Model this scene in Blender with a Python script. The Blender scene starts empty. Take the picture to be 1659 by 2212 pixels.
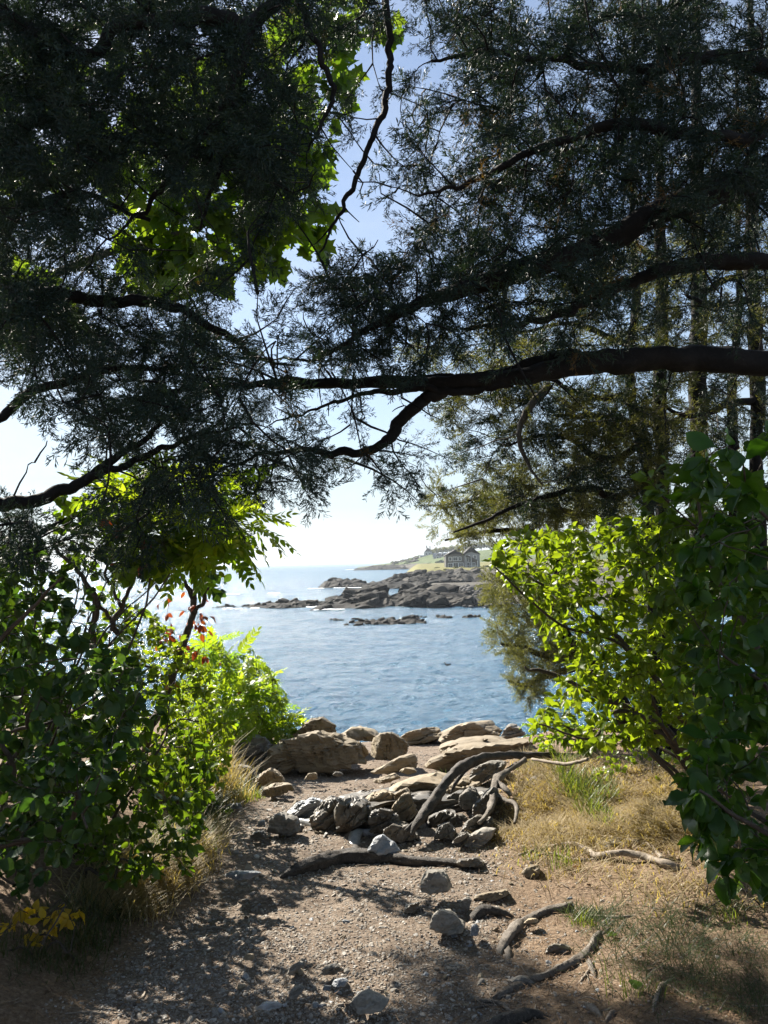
import bpy, bmesh, math, random
import numpy as np
from mathutils import Matrix, Vector

random.seed(7)
rng = np.random.default_rng(11)
scene = bpy.context.scene
COL = scene.collection
R = math.radians

# ------------------------------------------------------------------ camera
EYE = np.array([0.0, 0.0, 9.0])          # the sea is z = 0
PITCH, ROLL = R(3.66), R(1.28)
_F = np.array([0, math.cos(PITCH), math.sin(PITCH)])
_R0 = np.array([1.0, 0, 0]); _U0 = np.array([0, -math.sin(PITCH), math.cos(PITCH)])
_R = math.cos(ROLL) * _R0 - math.sin(ROLL) * _U0
_U = math.sin(ROLL) * _R0 + math.cos(ROLL) * _U0
cd = bpy.data.cameras.new('camera'); cam = bpy.data.objects.new('camera', cd); COL.objects.link(cam)
cd.sensor_fit = 'HORIZONTAL'; cd.sensor_width = 36; cd.lens = 36
cd.clip_start = 0.05; cd.clip_end = 60000
cam.matrix_world = Matrix(((_R[0], _U[0], -_F[0], EYE[0]), (_R[1], _U[1], -_F[1], EYE[1]), (_R[2], _U[2], -_F[2], EYE[2]), (0, 0, 0, 1)))
scene.camera = cam

# ------------------------------------------------------------------ light
SUN_AZ, SUN_EL = R(-39), R(38)            # azimuth from +Y, negative = towards -X
SUN = np.array([math.sin(SUN_AZ) * math.cos(SUN_EL), math.cos(SUN_AZ) * math.cos(SUN_EL), math.sin(SUN_EL)])
world = bpy.data.worlds.new('World'); scene.world = world; world.use_nodes = True
nt = world.node_tree; nt.nodes.clear()
def wn(t): return nt.nodes.new(t)
out = wn('ShaderNodeOutputWorld'); bg = wn('ShaderNodeBackground'); sky = wn('ShaderNodeTexSky')
sky.sky_type = 'NISHITA'; sky.sun_disc = False
sky.sun_elevation = SUN_EL; sky.sun_rotation = SUN_AZ
sky.altitude = 10; sky.air_density = 1.0; sky.dust_density = 0.45; sky.ozone_density = 1.4
tc = wn('ShaderNodeTexCoord'); sep = wn('ShaderNodeSeparateXYZ'); nt.links.new(tc.outputs['Generated'], sep.inputs[0])
ad = wn('ShaderNodeMath'); ad.operation = 'ADD'; ad.inputs[1].default_value = 0.12; nt.links.new(sep.outputs[2], ad.inputs[0])
mx = wn('ShaderNodeMath'); mx.operation = 'MAXIMUM'; mx.inputs[1].default_value = 0.05; nt.links.new(ad.outputs[0], mx.inputs[0])
dx = wn('ShaderNodeMath'); dx.operation = 'DIVIDE'; nt.links.new(sep.outputs[0], dx.inputs[0]); nt.links.new(mx.outputs[0], dx.inputs[1])
dy = wn('ShaderNodeMath'); dy.operation = 'DIVIDE'; nt.links.new(sep.outputs[1], dy.inputs[0]); nt.links.new(mx.outputs[0], dy.inputs[1])
cb = wn('ShaderNodeCombineXYZ'); nt.links.new(dx.outputs[0], cb.inputs[0]); nt.links.new(dy.outputs[0], cb.inputs[1])
nz = wn('ShaderNodeTexNoise'); nz.inputs['Scale'].default_value = 0.9; nz.inputs['Detail'].default_value = 7; nz.inputs['Roughness'].default_value = 0.58
nt.links.new(cb.outputs[0], nz.inputs['Vector'])
rp = wn('ShaderNodeValToRGB'); rp.color_ramp.elements[0].position = 0.42; rp.color_ramp.elements[1].position = 0.78
rp.color_ramp.elements[1].color = (0.6, 0.6, 0.6, 1)
nt.links.new(nz.outputs['Fac'], rp.inputs[0])
mixc = wn('ShaderNodeMixRGB'); mixc.inputs[2].default_value = (5.6, 6.1, 6.8, 1)
nt.links.new(rp.outputs[0], mixc.inputs[0]); nt.links.new(sky.outputs[0], mixc.inputs[1])
hr = wn('ShaderNodeValToRGB'); hr.color_ramp.elements[0].color = (.72, .72, .72, 1); hr.color_ramp.elements[1].color = (0, 0, 0, 1); hr.color_ramp.elements[1].position = .38
hr.color_ramp.interpolation = 'EASE'
nt.links.new(sep.outputs[2], hr.inputs[0])
mixh = wn('ShaderNodeMixRGB'); mixh.inputs[2].default_value = (4.2, 5.0, 5.75, 1)
nt.links.new(hr.outputs[0], mixh.inputs[0]); nt.links.new(mixc.outputs[0], mixh.inputs[1])
nt.links.new(mixh.outputs[0], bg.inputs[0]); bg.inputs[1].default_value = 0.05
nt.links.new(bg.outputs[0], out.inputs[0])

sl = bpy.data.lights.new('sun', 'SUN'); sl.energy = 4.8; sl.angle = R(0.53); sl.color = (1.0, 0.93, 0.82)
so = bpy.data.objects.new('sun', sl); COL.objects.link(so)
so.rotation_euler = Vector(-SUN).to_track_quat('-Z', 'Y').to_euler()
scene.view_settings.view_transform = 'Standard'; scene.view_settings.look = 'None'
scene.view_settings.gamma = 1; scene.view_settings.use_curve_mapping = False
scene.view_settings.exposure = 1.7
scene.render.engine = 'CYCLES'
scene.cycles.max_bounces = 7; scene.cycles.transparent_max_bounces = 8
scene.cycles.diffuse_bounces = 3; scene.cycles.glossy_bounces = 3; scene.cycles.transmission_bounces = 5
scene.cycles.caustics_reflective = False; scene.cycles.caustics_refractive = False

# ------------------------------------------------------------------ maths helpers
FPX = 1659.0
def ray(px, py):
    u = (px - 829.5) / FPX; v = (1106 - py) / FPX
    return _F + u * _R + v * _U
def W(px, py, Y):
    d = ray(px, py); return EYE + d * (Y / d[1])
def proj(P):
    d = np.asarray(P, float) - EYE
    z = d @ _F
    if z <= 0.05: return (-9999.0, -9999.0)
    return (829.5 + FPX * (d @ _R) / z, 1106 - FPX * (d @ _U) / z)
def sstep(a, b, x):
    t = np.clip((np.asarray(x, float) - a) / (b - a), 0, 1); return t * t * (3 - 2 * t)

def _hash(ix, iy, iz, seed):
    h = (ix.astype(np.uint32) * np.uint32(374761393) + iy.astype(np.uint32) * np.uint32(668265263)
         + iz.astype(np.uint32) * np.uint32(2147483647 & 1274126177) + np.uint32(seed * 7919 + 13))
    h = (h ^ (h >> np.uint32(13))) * np.uint32(1274126177)
    h = h ^ (h >> np.uint32(16))
    return h.astype(np.float64) / 4294967295.0
def vnoise(P, seed=0):
    P = np.asarray(P, float); i = np.floor(P).astype(np.int64); f = P - i; f = f * f * (3 - 2 * f)
    x, y, z = i[:, 0], i[:, 1], i[:, 2]; r = 0
    for a in (0, 1):
        wa = f[:, 0] if a else 1 - f[:, 0]
        for b in (0, 1):
            wb = f[:, 1] if b else 1 - f[:, 1]
            for c in (0, 1):
                wc = f[:, 2] if c else 1 - f[:, 2]
                r = r + wa * wb * wc * _hash(x + a, y + b, z + c, seed)
    return r * 2 - 1
def fbm(P, seed=0, octv=4, gain=0.5):
    P = np.asarray(P, float); a, s, r = 1.0, 1.0, 0
    for o in range(octv):
        r = r + a * vnoise(P * s + 17.3 * o, seed + o); a *= gain; s *= 2.03
    return r

# ------------------------------------------------------------------ mesh helpers
class MB:
    """collects triangles / quads and links them as ONE mesh object"""
    def __init__(s): s.v = []; s.t = []; s.q = []; s.tint = []; s.n = 0
    def add(s, V, F, tint=0.0):
        V = np.asarray(V, float).reshape(-1, 3); F = np.asarray(F, np.int64)
        if len(V) == 0: return
        s.v.append(V)
        (s.t if F.shape[1] == 3 else s.q).append(F + s.n)
        s.tint.append(np.broadcast_to(np.asarray(tint, float), (len(V),)))
        s.n += len(V)
    def mesh(s, name, mat, smooth=True):
        me = bpy.data.meshes.new(name)
        V = np.concatenate(s.v) if s.v else np.zeros((0, 3))
        T = np.concatenate(s.t) if s.t else np.zeros((0, 3), np.int64)
        Q = np.concatenate(s.q) if s.q else np.zeros((0, 4), np.int64)
        me.vertices.add(len(V)); me.vertices.foreach_set('co', V.ravel().astype(np.float32))
        loops = np.concatenate([T.ravel(), Q.ravel()]).astype(np.int32)
        me.loops.add(len(loops)); me.loops.foreach_set('vertex_index', loops)
        st = np.concatenate([np.arange(len(T)) * 3, len(T) * 3 + np.arange(len(Q)) * 4]).astype(np.int32)
        me.polygons.add(len(st)); me.polygons.foreach_set('loop_start', st)
        me.polygons.foreach_set('use_smooth', np.full(len(st), bool(smooth)))
        me.update(calc_edges=True)
        if len(V):
            at = me.attributes.new('tint', 'FLOAT', 'POINT')
            at.data.foreach_set('value', np.concatenate(s.tint).astype(np.float32))
        for m in (mat if isinstance(mat, (list, tuple)) else [mat]):
            me.materials.append(m)
        return me
    def build(s, name, mat, parent=None, smooth=True, origin=None):
        if origin is not None and s.v:
            for i in range(len(s.v)): s.v[i] = s.v[i] - np.asarray(origin)
        o = bpy.data.objects.new(name, s.mesh(name, mat, smooth)); COL.objects.link(o)
        if parent is not None:
            o.parent = parent
        elif origin is not None: o.location = Vector(origin)
        return o

def tag(o, label=None, cat=None, group=None, kind=None):
    if label: o['label'] = label
    if cat: o['category'] = cat
    if group: o['group'] = group
    if kind: o['kind'] = kind
    return o
def empty(name, loc, label, cat, group=None):
    o = bpy.data.objects.new(name, None); COL.objects.link(o); o.location = Vector(loc); o.empty_display_size = 0.1
    return tag(o, label, cat, group)

def crom(pts, n):
    """resample a polyline through pts (any number of columns) with a Catmull-Rom curve"""
    P = np.asarray(pts, float); P = np.vstack([2 * P[0] - P[1], P, 2 * P[-1] - P[-2]])
    m = len(P) - 3; t = np.linspace(0, m - 1e-6, n); i = t.astype(int); f = (t - i)[:, None]
    a, b, c, d = P[i], P[i + 1], P[i + 2], P[i + 3]
    return 0.5 * (2 * b + (c - a) * f + (2 * a - 5 * b + 4 * c - d) * f ** 2 + (3 * b - a - 3 * c + d) * f ** 3)
def tube(mb, P, rad, sides=6, lump=0.0, seed=0, tint=0.0, cap=True, ridge=0.0):
    P = np.asarray(P, float); n = len(P); rad = np.broadcast_to(np.asarray(rad, float), (n,))
    T = np.gradient(P, axis=0); T /= np.linalg.norm(T, axis=1)[:, None] + 1e-9
    u = np.cross(T[0], [0.31, 0.2, 0.93]); u /= np.linalg.norm(u) + 1e-9
    U = np.zeros((n, 3))
    for i in range(n):
        u = u - T[i] * (u @ T[i]); u = u / (np.linalg.norm(u) + 1e-9); U[i] = u
    Wv = np.cross(T, U); a = np.arange(sides) * 2 * math.pi / sides
    ring = (U[:, None, :] * np.cos(a)[None, :, None] + Wv[:, None, :] * np.sin(a)[None, :, None])
    r = np.repeat(rad[:, None], sides, 1)
    if lump > 0:
        arc = np.concatenate([[0], np.cumsum(np.linalg.norm(np.diff(P, axis=0), axis=1))]) / max(rad.max() * 4.5, 1e-4)
        q = np.stack([np.broadcast_to(np.cos(a) * 1.9, (n, sides)), np.broadcast_to(np.sin(a) * 1.9, (n, sides)), np.repeat(arc[:, None], sides, 1)], -1)
        r = r * (1 + lump * fbm(q.reshape(-1, 3) + seed * 4.7, seed, 4, .6).reshape(n, sides))
    if ridge > 0:
        r = r * (1 + ridge * np.abs(np.sin(a * sides / 4 + np.cumsum(np.full(n, .11))[:, None]))[:, :] * 1.0)
    V = P[:, None, :] + ring * r[:, :, None]
    V = V.reshape(-1, 3)
    i = np.arange(n - 1)[:, None] * sides; j = np.arange(sides)[None, :]; k = (j + 1) % sides
    F = np.stack([i + j, i + k, i + sides + k, i + sides + j], -1).reshape(-1, 4)
    if cap:
        V = np.vstack([V, P[:1], P[-1:]]); c0, c1 = n * sides, n * sides + 1
        jj = np.arange(sides); kk = (jj + 1) % sides
        F3 = np.vstack([np.stack([kk, jj, np.full(sides, c0)], -1), np.stack([(n - 1) * sides + jj, (n - 1) * sides + kk, np.full(sides, c1)], -1)])
        b = mb.n; mb.add(V, F, tint)
        mb.t.append(F3 + b)
    else: mb.add(V, F, tint)

_ICO = {}
def ico(sub):
    if sub not in _ICO:
        bm = bmesh.new(); bmesh.ops.create_icosphere(bm, subdivisions=sub, radius=1)
        V = np.array([v.co[:] for v in bm.verts]); F = np.array([[v.index for v in f.verts] for f in bm.faces]); bm.free()
        _ICO[sub] = (V, F)
    return _ICO[sub]
def hull_planes(P):
    bm = bmesh.new()
    for p in P: bm.verts.new(p)
    bmesh.ops.convex_hull(bm, input=bm.verts)
    bm.normal_update(); out_ = {}
    for f in bm.faces:
        n = np.array(f.normal[:]); c = np.array(f.verts[0].co[:])
        if np.linalg.norm(n) < .5: continue
        out_[tuple(np.round(n, 2))] = (n, n @ c)
    bm.free()
    return np.array([a for a, b in out_.values()]), np.array([b for a, b in out_.values()])
def rock_shape(P, sub=4, k=14, amp=0.05, nscale=3.0, strata=(0.2, 0.3, 0.93), slayer=0.0, samp=0.0, seed=0, crack=0.0, chis=0, blk=0.0):
    """a weathered rock that fills the convex hull of P: rounded, fractured along its bedding"""
    P = np.asarray(P, float); c = P.mean(0); Q = P - c
    N, D = hull_planes([Vector(q) for q in Q])
    fl = (N @ np.zeros(3) - D) > 0
    N[fl] *= -1; D[fl] *= -1
    D = np.maximum(D, 1e-4)
    if chis:                                                        # broken-off corners
        rr = np.random.default_rng(seed * 13 + 5); E = rr.normal(size=(chis, 3)); E /= np.linalg.norm(E, axis=1)[:, None]
        N = np.vstack([N, E]); D = np.concatenate([D, (Q @ E.T).max(0) * rr.uniform(.62, .92, chis)])
    h = np.maximum((Q.max(0) - Q.min(0)) / 2, 1e-3); V, F = ico(sub)
    d = V * h; d /= np.linalg.norm(d, axis=1)[:, None]
    t = np.maximum(d @ N.T, 1e-6) / D[None, :]
    r = (t ** k).sum(1) ** (-1.0 / k)
    X = d * r[:, None]
    size = h.mean()
    s = np.asarray(strata, float); s /= np.linalg.norm(s)
    nrm = d
    if blk:                                                         # joints: blocks that stand a little proud of each other
        rr = np.random.default_rng(seed * 7 + 1); ids = []
        wv = .35 * fbm(X / (size * .8) + seed, seed + 3, 3)
        for q, (L_, ax) in enumerate(((.34, s), (.75, rr.normal(size=3)), (.85, rr.normal(size=3)))):
            ax = ax / np.linalg.norm(ax); ids.append(np.floor((X @ ax) / (size * L_) + wv + rr.random()).astype(np.int64))
        X = X * (1 - blk * _hash(ids[0], ids[1], ids[2], seed + 4) ** 1.4)[:, None]
    if samp > 0:
        L = slayer if slayer > 0 else size * 0.22
        co = (X @ s) / L + 0.55 * fbm(X / (size * 1.1) + seed * 3.1, seed + 5, 3)
        fr = co - np.floor(co); lay = np.floor(co).astype(np.int64)
        off = _hash(lay, lay * 3, lay * 7, seed + 2) - 0.5
        prof = off * 1.2 + (0.35 - np.minimum(fr, 0.22) / 0.22 * 0.35) * -1.0
        flat = d - (d @ s)[:, None] * s; flat /= np.linalg.norm(flat, axis=1)[:, None] + 1e-6
        X = X + flat * (prof * samp * size)[:, None]
    if crack > 0:
        q = X / (size * 0.9) + seed
        cr = np.abs(fbm(q * np.array([1.6, 1.6, 0.5]), seed + 9, 3))
        X = X - nrm * (np.exp(-(cr / 0.045) ** 2) * crack * size)[:, None]
    X = X + nrm * (fbm(X * nscale / size + seed * 1.7, seed, 5, .55) * amp * size)[:, None]
    return X + c, F

# ------------------------------------------------------------------ materials
def mat_new(name):
    m = bpy.data.materials.new(name); m.use_nodes = True; t = m.node_tree; t.nodes.clear()
    o = t.nodes.new('ShaderNodeOutputMaterial'); return m, t, o
class NT:
    def __init__(s, t): s.t = t
    def n(s, typ, **kw):
        x = s.t.nodes.new(typ)
        for k, v in kw.items():
            if k.startswith('i_'):
                key = k[2:]; key = int(key) if key.isdigit() else key.replace('_', ' ')
                x.inputs[key].default_value = v
            else: setattr(x, k, v)
        return x
    def l(s, a, b): s.t.links.new(a, b)
    def ramp(s, src, stops):
        x = s.t.nodes.new('ShaderNodeValToRGB'); e = x.color_ramp.elements
        while len(e) < len(stops): e.new(0.5)
        for el, (p, c) in zip(e, stops): el.position = p; el.color = (*c, 1) if len(c) == 3 else c
        s.l(src, x.inputs[0]); return x.outputs[0]
    def mix(s, f, a, b, mode='MIX'):
        x = s.n('ShaderNodeMixRGB', blend_type=mode)
        for v, i in ((f, 0), (a, 1), (b, 2)):
            if hasattr(v, 'is_linked') or hasattr(v, 'links'): s.l(v, x.inputs[i])
            else: x.inputs[i].default_value = v if i == 0 else (*v, 1)
        return x.outputs[0]
    def noise(s, vec, scale, detail=5, rough=.55, dist=0):
        x = s.n('ShaderNodeTexNoise', i_Scale=scale, i_Detail=detail, i_Roughness=rough, i_Distortion=dist)
        s.l(vec, x.inputs['Vector']); return x.outputs['Fac']
    def math(s, op, a, b=0.0):
        x = s.n('ShaderNodeMath', operation=op)
        for v, i in ((a, 0), (b, 1)):
            if hasattr(v, 'links'): s.l(v, x.inputs[i])
            else: x.inputs[i].default_value = v
        return x.outputs[0]
    def bump(s, h, strength, dist):
        x = s.n('ShaderNodeBump', i_Strength=strength, i_Distance=dist); s.l(h, x.inputs['Height']); return x.outputs[0]
def finish(k, o, color, rough=.8, normal=None, spec=.35):
    b = k.n('ShaderNodeBsdfPrincipled')
    if hasattr(color, 'links'): k.l(color, b.inputs['Base Color'])
    else: b.inputs['Base Color'].default_value = (*color, 1)
    if hasattr(rough, 'links'): k.l(rough, b.inputs['Roughness'])
    else: b.inputs['Roughness'].default_value = rough
    b.inputs['Specular IOR Level'].default_value = spec
    if normal is not None: k.l(normal, b.inputs['Normal'])
    k.l(b.outputs[0], o.inputs[0]); return b

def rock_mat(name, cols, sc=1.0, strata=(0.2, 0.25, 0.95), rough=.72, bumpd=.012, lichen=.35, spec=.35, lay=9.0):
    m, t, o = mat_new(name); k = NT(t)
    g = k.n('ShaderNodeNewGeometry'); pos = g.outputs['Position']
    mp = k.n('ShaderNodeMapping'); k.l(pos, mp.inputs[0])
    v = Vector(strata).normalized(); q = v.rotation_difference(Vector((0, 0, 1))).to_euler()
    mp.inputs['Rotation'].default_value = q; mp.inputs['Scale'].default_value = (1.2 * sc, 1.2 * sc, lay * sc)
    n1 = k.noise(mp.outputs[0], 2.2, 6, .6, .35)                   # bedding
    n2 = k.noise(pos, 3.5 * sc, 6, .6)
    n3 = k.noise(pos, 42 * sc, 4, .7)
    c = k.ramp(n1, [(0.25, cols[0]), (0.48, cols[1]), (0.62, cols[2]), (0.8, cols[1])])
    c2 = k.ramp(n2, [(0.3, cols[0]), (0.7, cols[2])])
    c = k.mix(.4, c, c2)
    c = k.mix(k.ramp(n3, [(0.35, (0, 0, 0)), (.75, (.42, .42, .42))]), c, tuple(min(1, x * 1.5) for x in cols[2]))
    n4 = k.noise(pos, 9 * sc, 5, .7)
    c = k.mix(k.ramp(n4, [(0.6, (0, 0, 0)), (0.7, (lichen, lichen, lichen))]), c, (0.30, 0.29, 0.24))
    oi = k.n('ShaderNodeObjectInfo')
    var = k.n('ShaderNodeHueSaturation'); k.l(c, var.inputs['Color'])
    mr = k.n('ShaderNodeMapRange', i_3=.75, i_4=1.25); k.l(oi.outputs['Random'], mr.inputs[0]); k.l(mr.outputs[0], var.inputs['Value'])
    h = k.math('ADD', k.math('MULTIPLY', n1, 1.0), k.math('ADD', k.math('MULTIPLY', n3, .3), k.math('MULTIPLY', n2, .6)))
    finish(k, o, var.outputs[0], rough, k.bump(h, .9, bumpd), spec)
    return m
M = {}
M['rock_tan'] = rock_mat('rock_tan', ((.06, .046, .027), (.14, .108, .066), (.27, .22, .15)))
M['rock_brown'] = rock_mat('rock_brown', ((.055, .042, .025), (.12, .092, .056), (.23, .185, .12)), strata=(.75, .15, .45), lay=4.0, bumpd=.016)
M['rock_grey'] = rock_mat('rock_grey', ((.045, .043, .038), (.11, .102, .088), (.22, .20, .17)), sc=1.6)
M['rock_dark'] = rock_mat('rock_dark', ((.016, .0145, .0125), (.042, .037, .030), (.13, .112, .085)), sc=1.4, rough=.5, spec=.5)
M['rock_slate'] = rock_mat('rock_slate', ((.07, .08, .09), (.13, .14, .15), (.24, .25, .26)), sc=2.5, rough=.45, spec=.5)
M['rock_far'] = rock_mat('rock_far', ((.006, .0062, .0065), (.013, .0128, .012), (.034, .031, .026)), sc=.12, bumpd=.3, lay=6, lichen=.03, spec=.08)
M['rock_far_pale'] = rock_mat('rock_far_pale', ((.016, .015, .013), (.036, .033, .028), (.08, .072, .06)), sc=.15, bumpd=.25, lay=5, lichen=.06, spec=.08)
M['cobble'] = rock_mat('cobble', ((.028, .027, .026), (.055, .053, .05), (.105, .10, .092)), spec=.1, sc=.4, bumpd=.1, lichen=.1)

def bark_mat(name, cols, sc=1.0, bumpd=.006, rough=.85):
    m, t, o = mat_new(name); k = NT(t)
    g = k.n('ShaderNodeNewGeometry'); pos = g.outputs['Position']
    n1 = k.noise(pos, 38 * sc, 6, .7, .8); n2 = k.noise(pos, 6 * sc, 4, .6)
    c = k.ramp(n1, [(0.3, cols[0]), (0.55, cols[1]), (.75, cols[2])])
    c = k.mix(k.ramp(n2, [(.45, (0, 0, 0)), (.75, (.5, .5, .5))]), c, cols[2])
    finish(k, o, c, rough, k.bump(n1, .9, bumpd), .25); return m
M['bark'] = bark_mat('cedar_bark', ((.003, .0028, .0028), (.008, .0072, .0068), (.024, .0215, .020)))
M['bark_grey'] = bark_mat('grey_bark', ((.03, .027, .024), (.07, .063, .055), (.15, .14, .125)))
M['bark_brown'] = bark_mat('shrub_bark', ((.03, .022, .016), (.065, .05, .038), (.12, .10, .08)))
M['root'] = bark_mat('weathered_root', ((.04, .033, .026), (.13, .11, .09), (.30, .265, .225)), 2.2, .008, .7)
M['root_dark'] = bark_mat('dark_root', ((.018, .015, .013), (.05, .043, .036), (.15, .13, .11)), 2.2, .008, .65)
M['polished'] = bark_mat('polished_root', ((.16, .165, .17), (.27, .275, .28), (.40, .40, .40)), 1.0, .002, .28)
M['deadwood'] = bark_mat('dead_branch', ((.10, .08, .06), (.22, .18, .14), (.36, .31, .25)), 1.6, .003, .75)

def leaf_mat(name, c0, c1, trans=.5, gloss=.3, rough=.35, tr_boost=1.5, veins=True):
    """green blade: reflects c0..c1 on top, lets warmer light through"""
    m, t, o = mat_new(name); k = NT(t)
    at = k.n('ShaderNodeAttribute', attribute_name='tint'); oi = k.n('ShaderNodeObjectInfo')
    f = k.math('FRACT', k.math('ADD', at.outputs['Fac'], oi.outputs['Random']))
    c = k.mix(f, c0, c1)
    g = k.n('ShaderNodeNewGeometry')
    nz_ = k.noise(g.outputs['Position'], 55, 3, .6)
    c = k.mix(k.ramp(nz_, [(.35, (0, 0, 0)), (.7, (.35, .35, .35))]), c, tuple(x * .6 for x in c0))
    b = k.n('ShaderNodeBsdfPrincipled', i_Roughness=rough); b.inputs['Specular IOR Level'].default_value = gloss
    k.l(c, b.inputs['Base Color'])
    tl = k.n('ShaderNodeBsdfTranslucent')
    ct = k.mix(1.0, c, (tr_boost * 1.25, tr_boost * 1.15, tr_boost * .35), 'MULTIPLY'); k.l(ct, tl.inputs[0])
    mxs = k.n('ShaderNodeMixShader', i_0=trans); k.l(b.outputs[0], mxs.inputs[1]); k.l(tl.outputs[0], mxs.inputs[2])
    k.l(mxs.outputs[0], o.inputs[0]); return m
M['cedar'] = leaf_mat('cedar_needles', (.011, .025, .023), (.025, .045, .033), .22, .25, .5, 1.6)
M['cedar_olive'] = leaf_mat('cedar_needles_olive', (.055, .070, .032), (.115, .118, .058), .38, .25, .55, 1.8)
M['juniper'] = leaf_mat('juniper_needles', (.085, .10, .055), (.16, .17, .095), .42, .25, .55, 1.6)
M['cedar_dead'] = leaf_mat('cedar_needles_dry', (.07, .045, .022), (.14, .09, .04), .25, .2, .6, 1.6)
M['maple'] = leaf_mat('maple_leaf', (.050, .10, .014), (.088, .135, .018), .55, .3, .4, 2.2)
M['leaf_dark'] = leaf_mat('dark_glossy_leaf', (.020, .062, .008), (.048, .098, .012), .45, .35, .38, 2.1)
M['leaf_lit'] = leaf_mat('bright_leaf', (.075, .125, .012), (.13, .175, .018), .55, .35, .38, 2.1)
M['leaf_mid'] = leaf_mat('mid_green_leaf', (.040, .082, .010), (.078, .125, .016), .5, .35, .38, 2.1)
M['leaf_blue'] = leaf_mat('blue_green_leaf', (.020, .055, .014), (.045, .088, .018), .42, .35, .42, 1.8)
M['leaf_sumac'] = leaf_mat('sumac_leaflet', (.08, .15, .015), (.16, .21, .022), .58, .3, .4, 2.3)
M['leaf_red'] = leaf_mat('red_leaf', (.20, .028, .022), (.27, .075, .025), .4, .3, .4, 1.2)
M['leaf_orange'] = leaf_mat('orange_leaf', (.24, .09, .02), (.30, .16, .03), .42, .3, .4, 1.2)
M['leaf_yellow'] = leaf_mat('yellow_leaf', (.42, .30, .03), (.48, .34, .05), .5, .3, .4, 1.4)
M['grass_dry'] = leaf_mat('dry_grass', (.24, .195, .115), (.43, .36, .235), .4, .2, .6, 1.4)
M['grass_green'] = leaf_mat('green_grass', (.07, .11, .025), (.13, .16, .045), .45, .3, .45, 1.8)
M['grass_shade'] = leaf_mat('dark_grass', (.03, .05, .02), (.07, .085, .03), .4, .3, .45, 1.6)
M['litter'] = leaf_mat('needle_litter', (.09, .056, .034), (.27, .175, .10), .1, .2, .7, 1.0)

def simple(name, col, rough=.6, spec=.3, nsc=0, namt=.3, bumpd=0.0):
    m, t, o = mat_new(name); k = NT(t)
    if nsc:
        g = k.n('ShaderNodeNewGeometry'); n1 = k.noise(g.outputs['Position'], nsc, 4, .6)
        c = k.mix(k.ramp(n1, [(.3, (0, 0, 0)), (.7, (1, 1, 1))]), tuple(x * (1 - namt) for x in col), tuple(min(1, x * (1 + namt)) for x in col))
        finish(k, o, c, rough, k.bump(n1, .6, bumpd) if bumpd else None, spec)
    else: finish(k, o, col, rough, None, spec)
    return m
M['gravel'] = None
def gravel_mat():
    m, t, o = mat_new('gravel_stone'); k = NT(t)
    at = k.n('ShaderNodeObjectInfo'); g = k.n('ShaderNodeNewGeometry')
    c = k.ramp(at.outputs['Random'], [(0, (.11, .09, .074)), (.35, (.24, .204, .160)), (.6, (.33, .284, .222)), (.8, (.22, .215, .20)), (1, (.52, .48, .42))])
    n1 = k.noise(g.outputs['Position'], 160, 3, .7)
    c = k.mix(.35, c, k.ramp(n1, [(.3, (.05, .045, .04)), (.7, (.33, .29, .25))]))
    finish(k, o, c, .75, None, .3); return m
M['gravel'] = gravel_mat()
def ground_mat():
    m, t, o = mat_new('path_earth'); k = NT(t)
    g = k.n('ShaderNodeNewGeometry'); pos = g.outputs['Position']
    n1 = k.noise(pos, 2.0, 6, .6); n2 = k.noise(pos, 60, 5, .75); n3 = k.noise(pos, 14, 5, .65)
    c = k.ramp(n2, [(.3, (.06, .046, .034)), (.5, (.19, .152, .118)), (.68, (.34, .285, .228)), (.8, (.46, .41, .35))])
    c = k.mix(k.ramp(n3, [(.35, (0, 0, 0)), (.7, (.6, .6, .6))]), c, (.085, .055, .035))
    at = k.n('ShaderNodeAttribute', attribute_name='tint')          # 1 where needles and straw lie
    straw = k.ramp(n2, [(.3, (.075, .05, .033)), (.55, (.20, .142, .094)), (.75, (.36, .28, .195))])
    w = k.math('ADD', at.outputs['Fac'], k.math('MULTIPLY', k.math('SUBTRACT', n3, .5), 1.2))
    c = k.mix(k.ramp(w, [(.3, (0, 0, 0)), (.7, (.9, .9, .9))]), c, straw)
    h = k.math('ADD', k.math('MULTIPLY', n2, .5), n3)
    finish(k, o, c, .9, k.bump(h, 1.0, .02), .15); return m
M['ground'] = ground_mat()
def water_mat():
    m, t, o = mat_new('sea_water'); k = NT(t)
    g = k.n('ShaderNodeNewGeometry'); pos = g.outputs['Position']
    mp = k.n('ShaderNodeMapping'); k.l(pos, mp.inputs[0]); mp.inputs['Scale'].default_value = (.7, 1.25, 1); mp.inputs['Rotation'].default_value = (0, 0, R(12))
    n1 = k.noise(mp.outputs[0], 1.5, 6, .68, .3); n2 = k.noise(mp.outputs[0], .4, 6, .66, .4); n3 = k.noise(pos, .012, 4, .6)
    h = k.math('ADD', k.math('MULTIPLY', n1, .55), k.math('MULTIPLY', n2, 1.3))
    c = k.mix(n3, (.035, .10, .165), (.055, .13, .20))
    b = finish(k, o, c, .16, k.bump(h, .9, .8), .5)
    b.inputs['IOR'].default_value = 1.333
    return m
M['water'] = water_mat()
def foam_mat():
    m, t, o = mat_new('sea_foam'); k = NT(t)
    finish(k, o, (.78, .82, .85), .8, None, .2); return m
M['foam'] = foam_mat()
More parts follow.
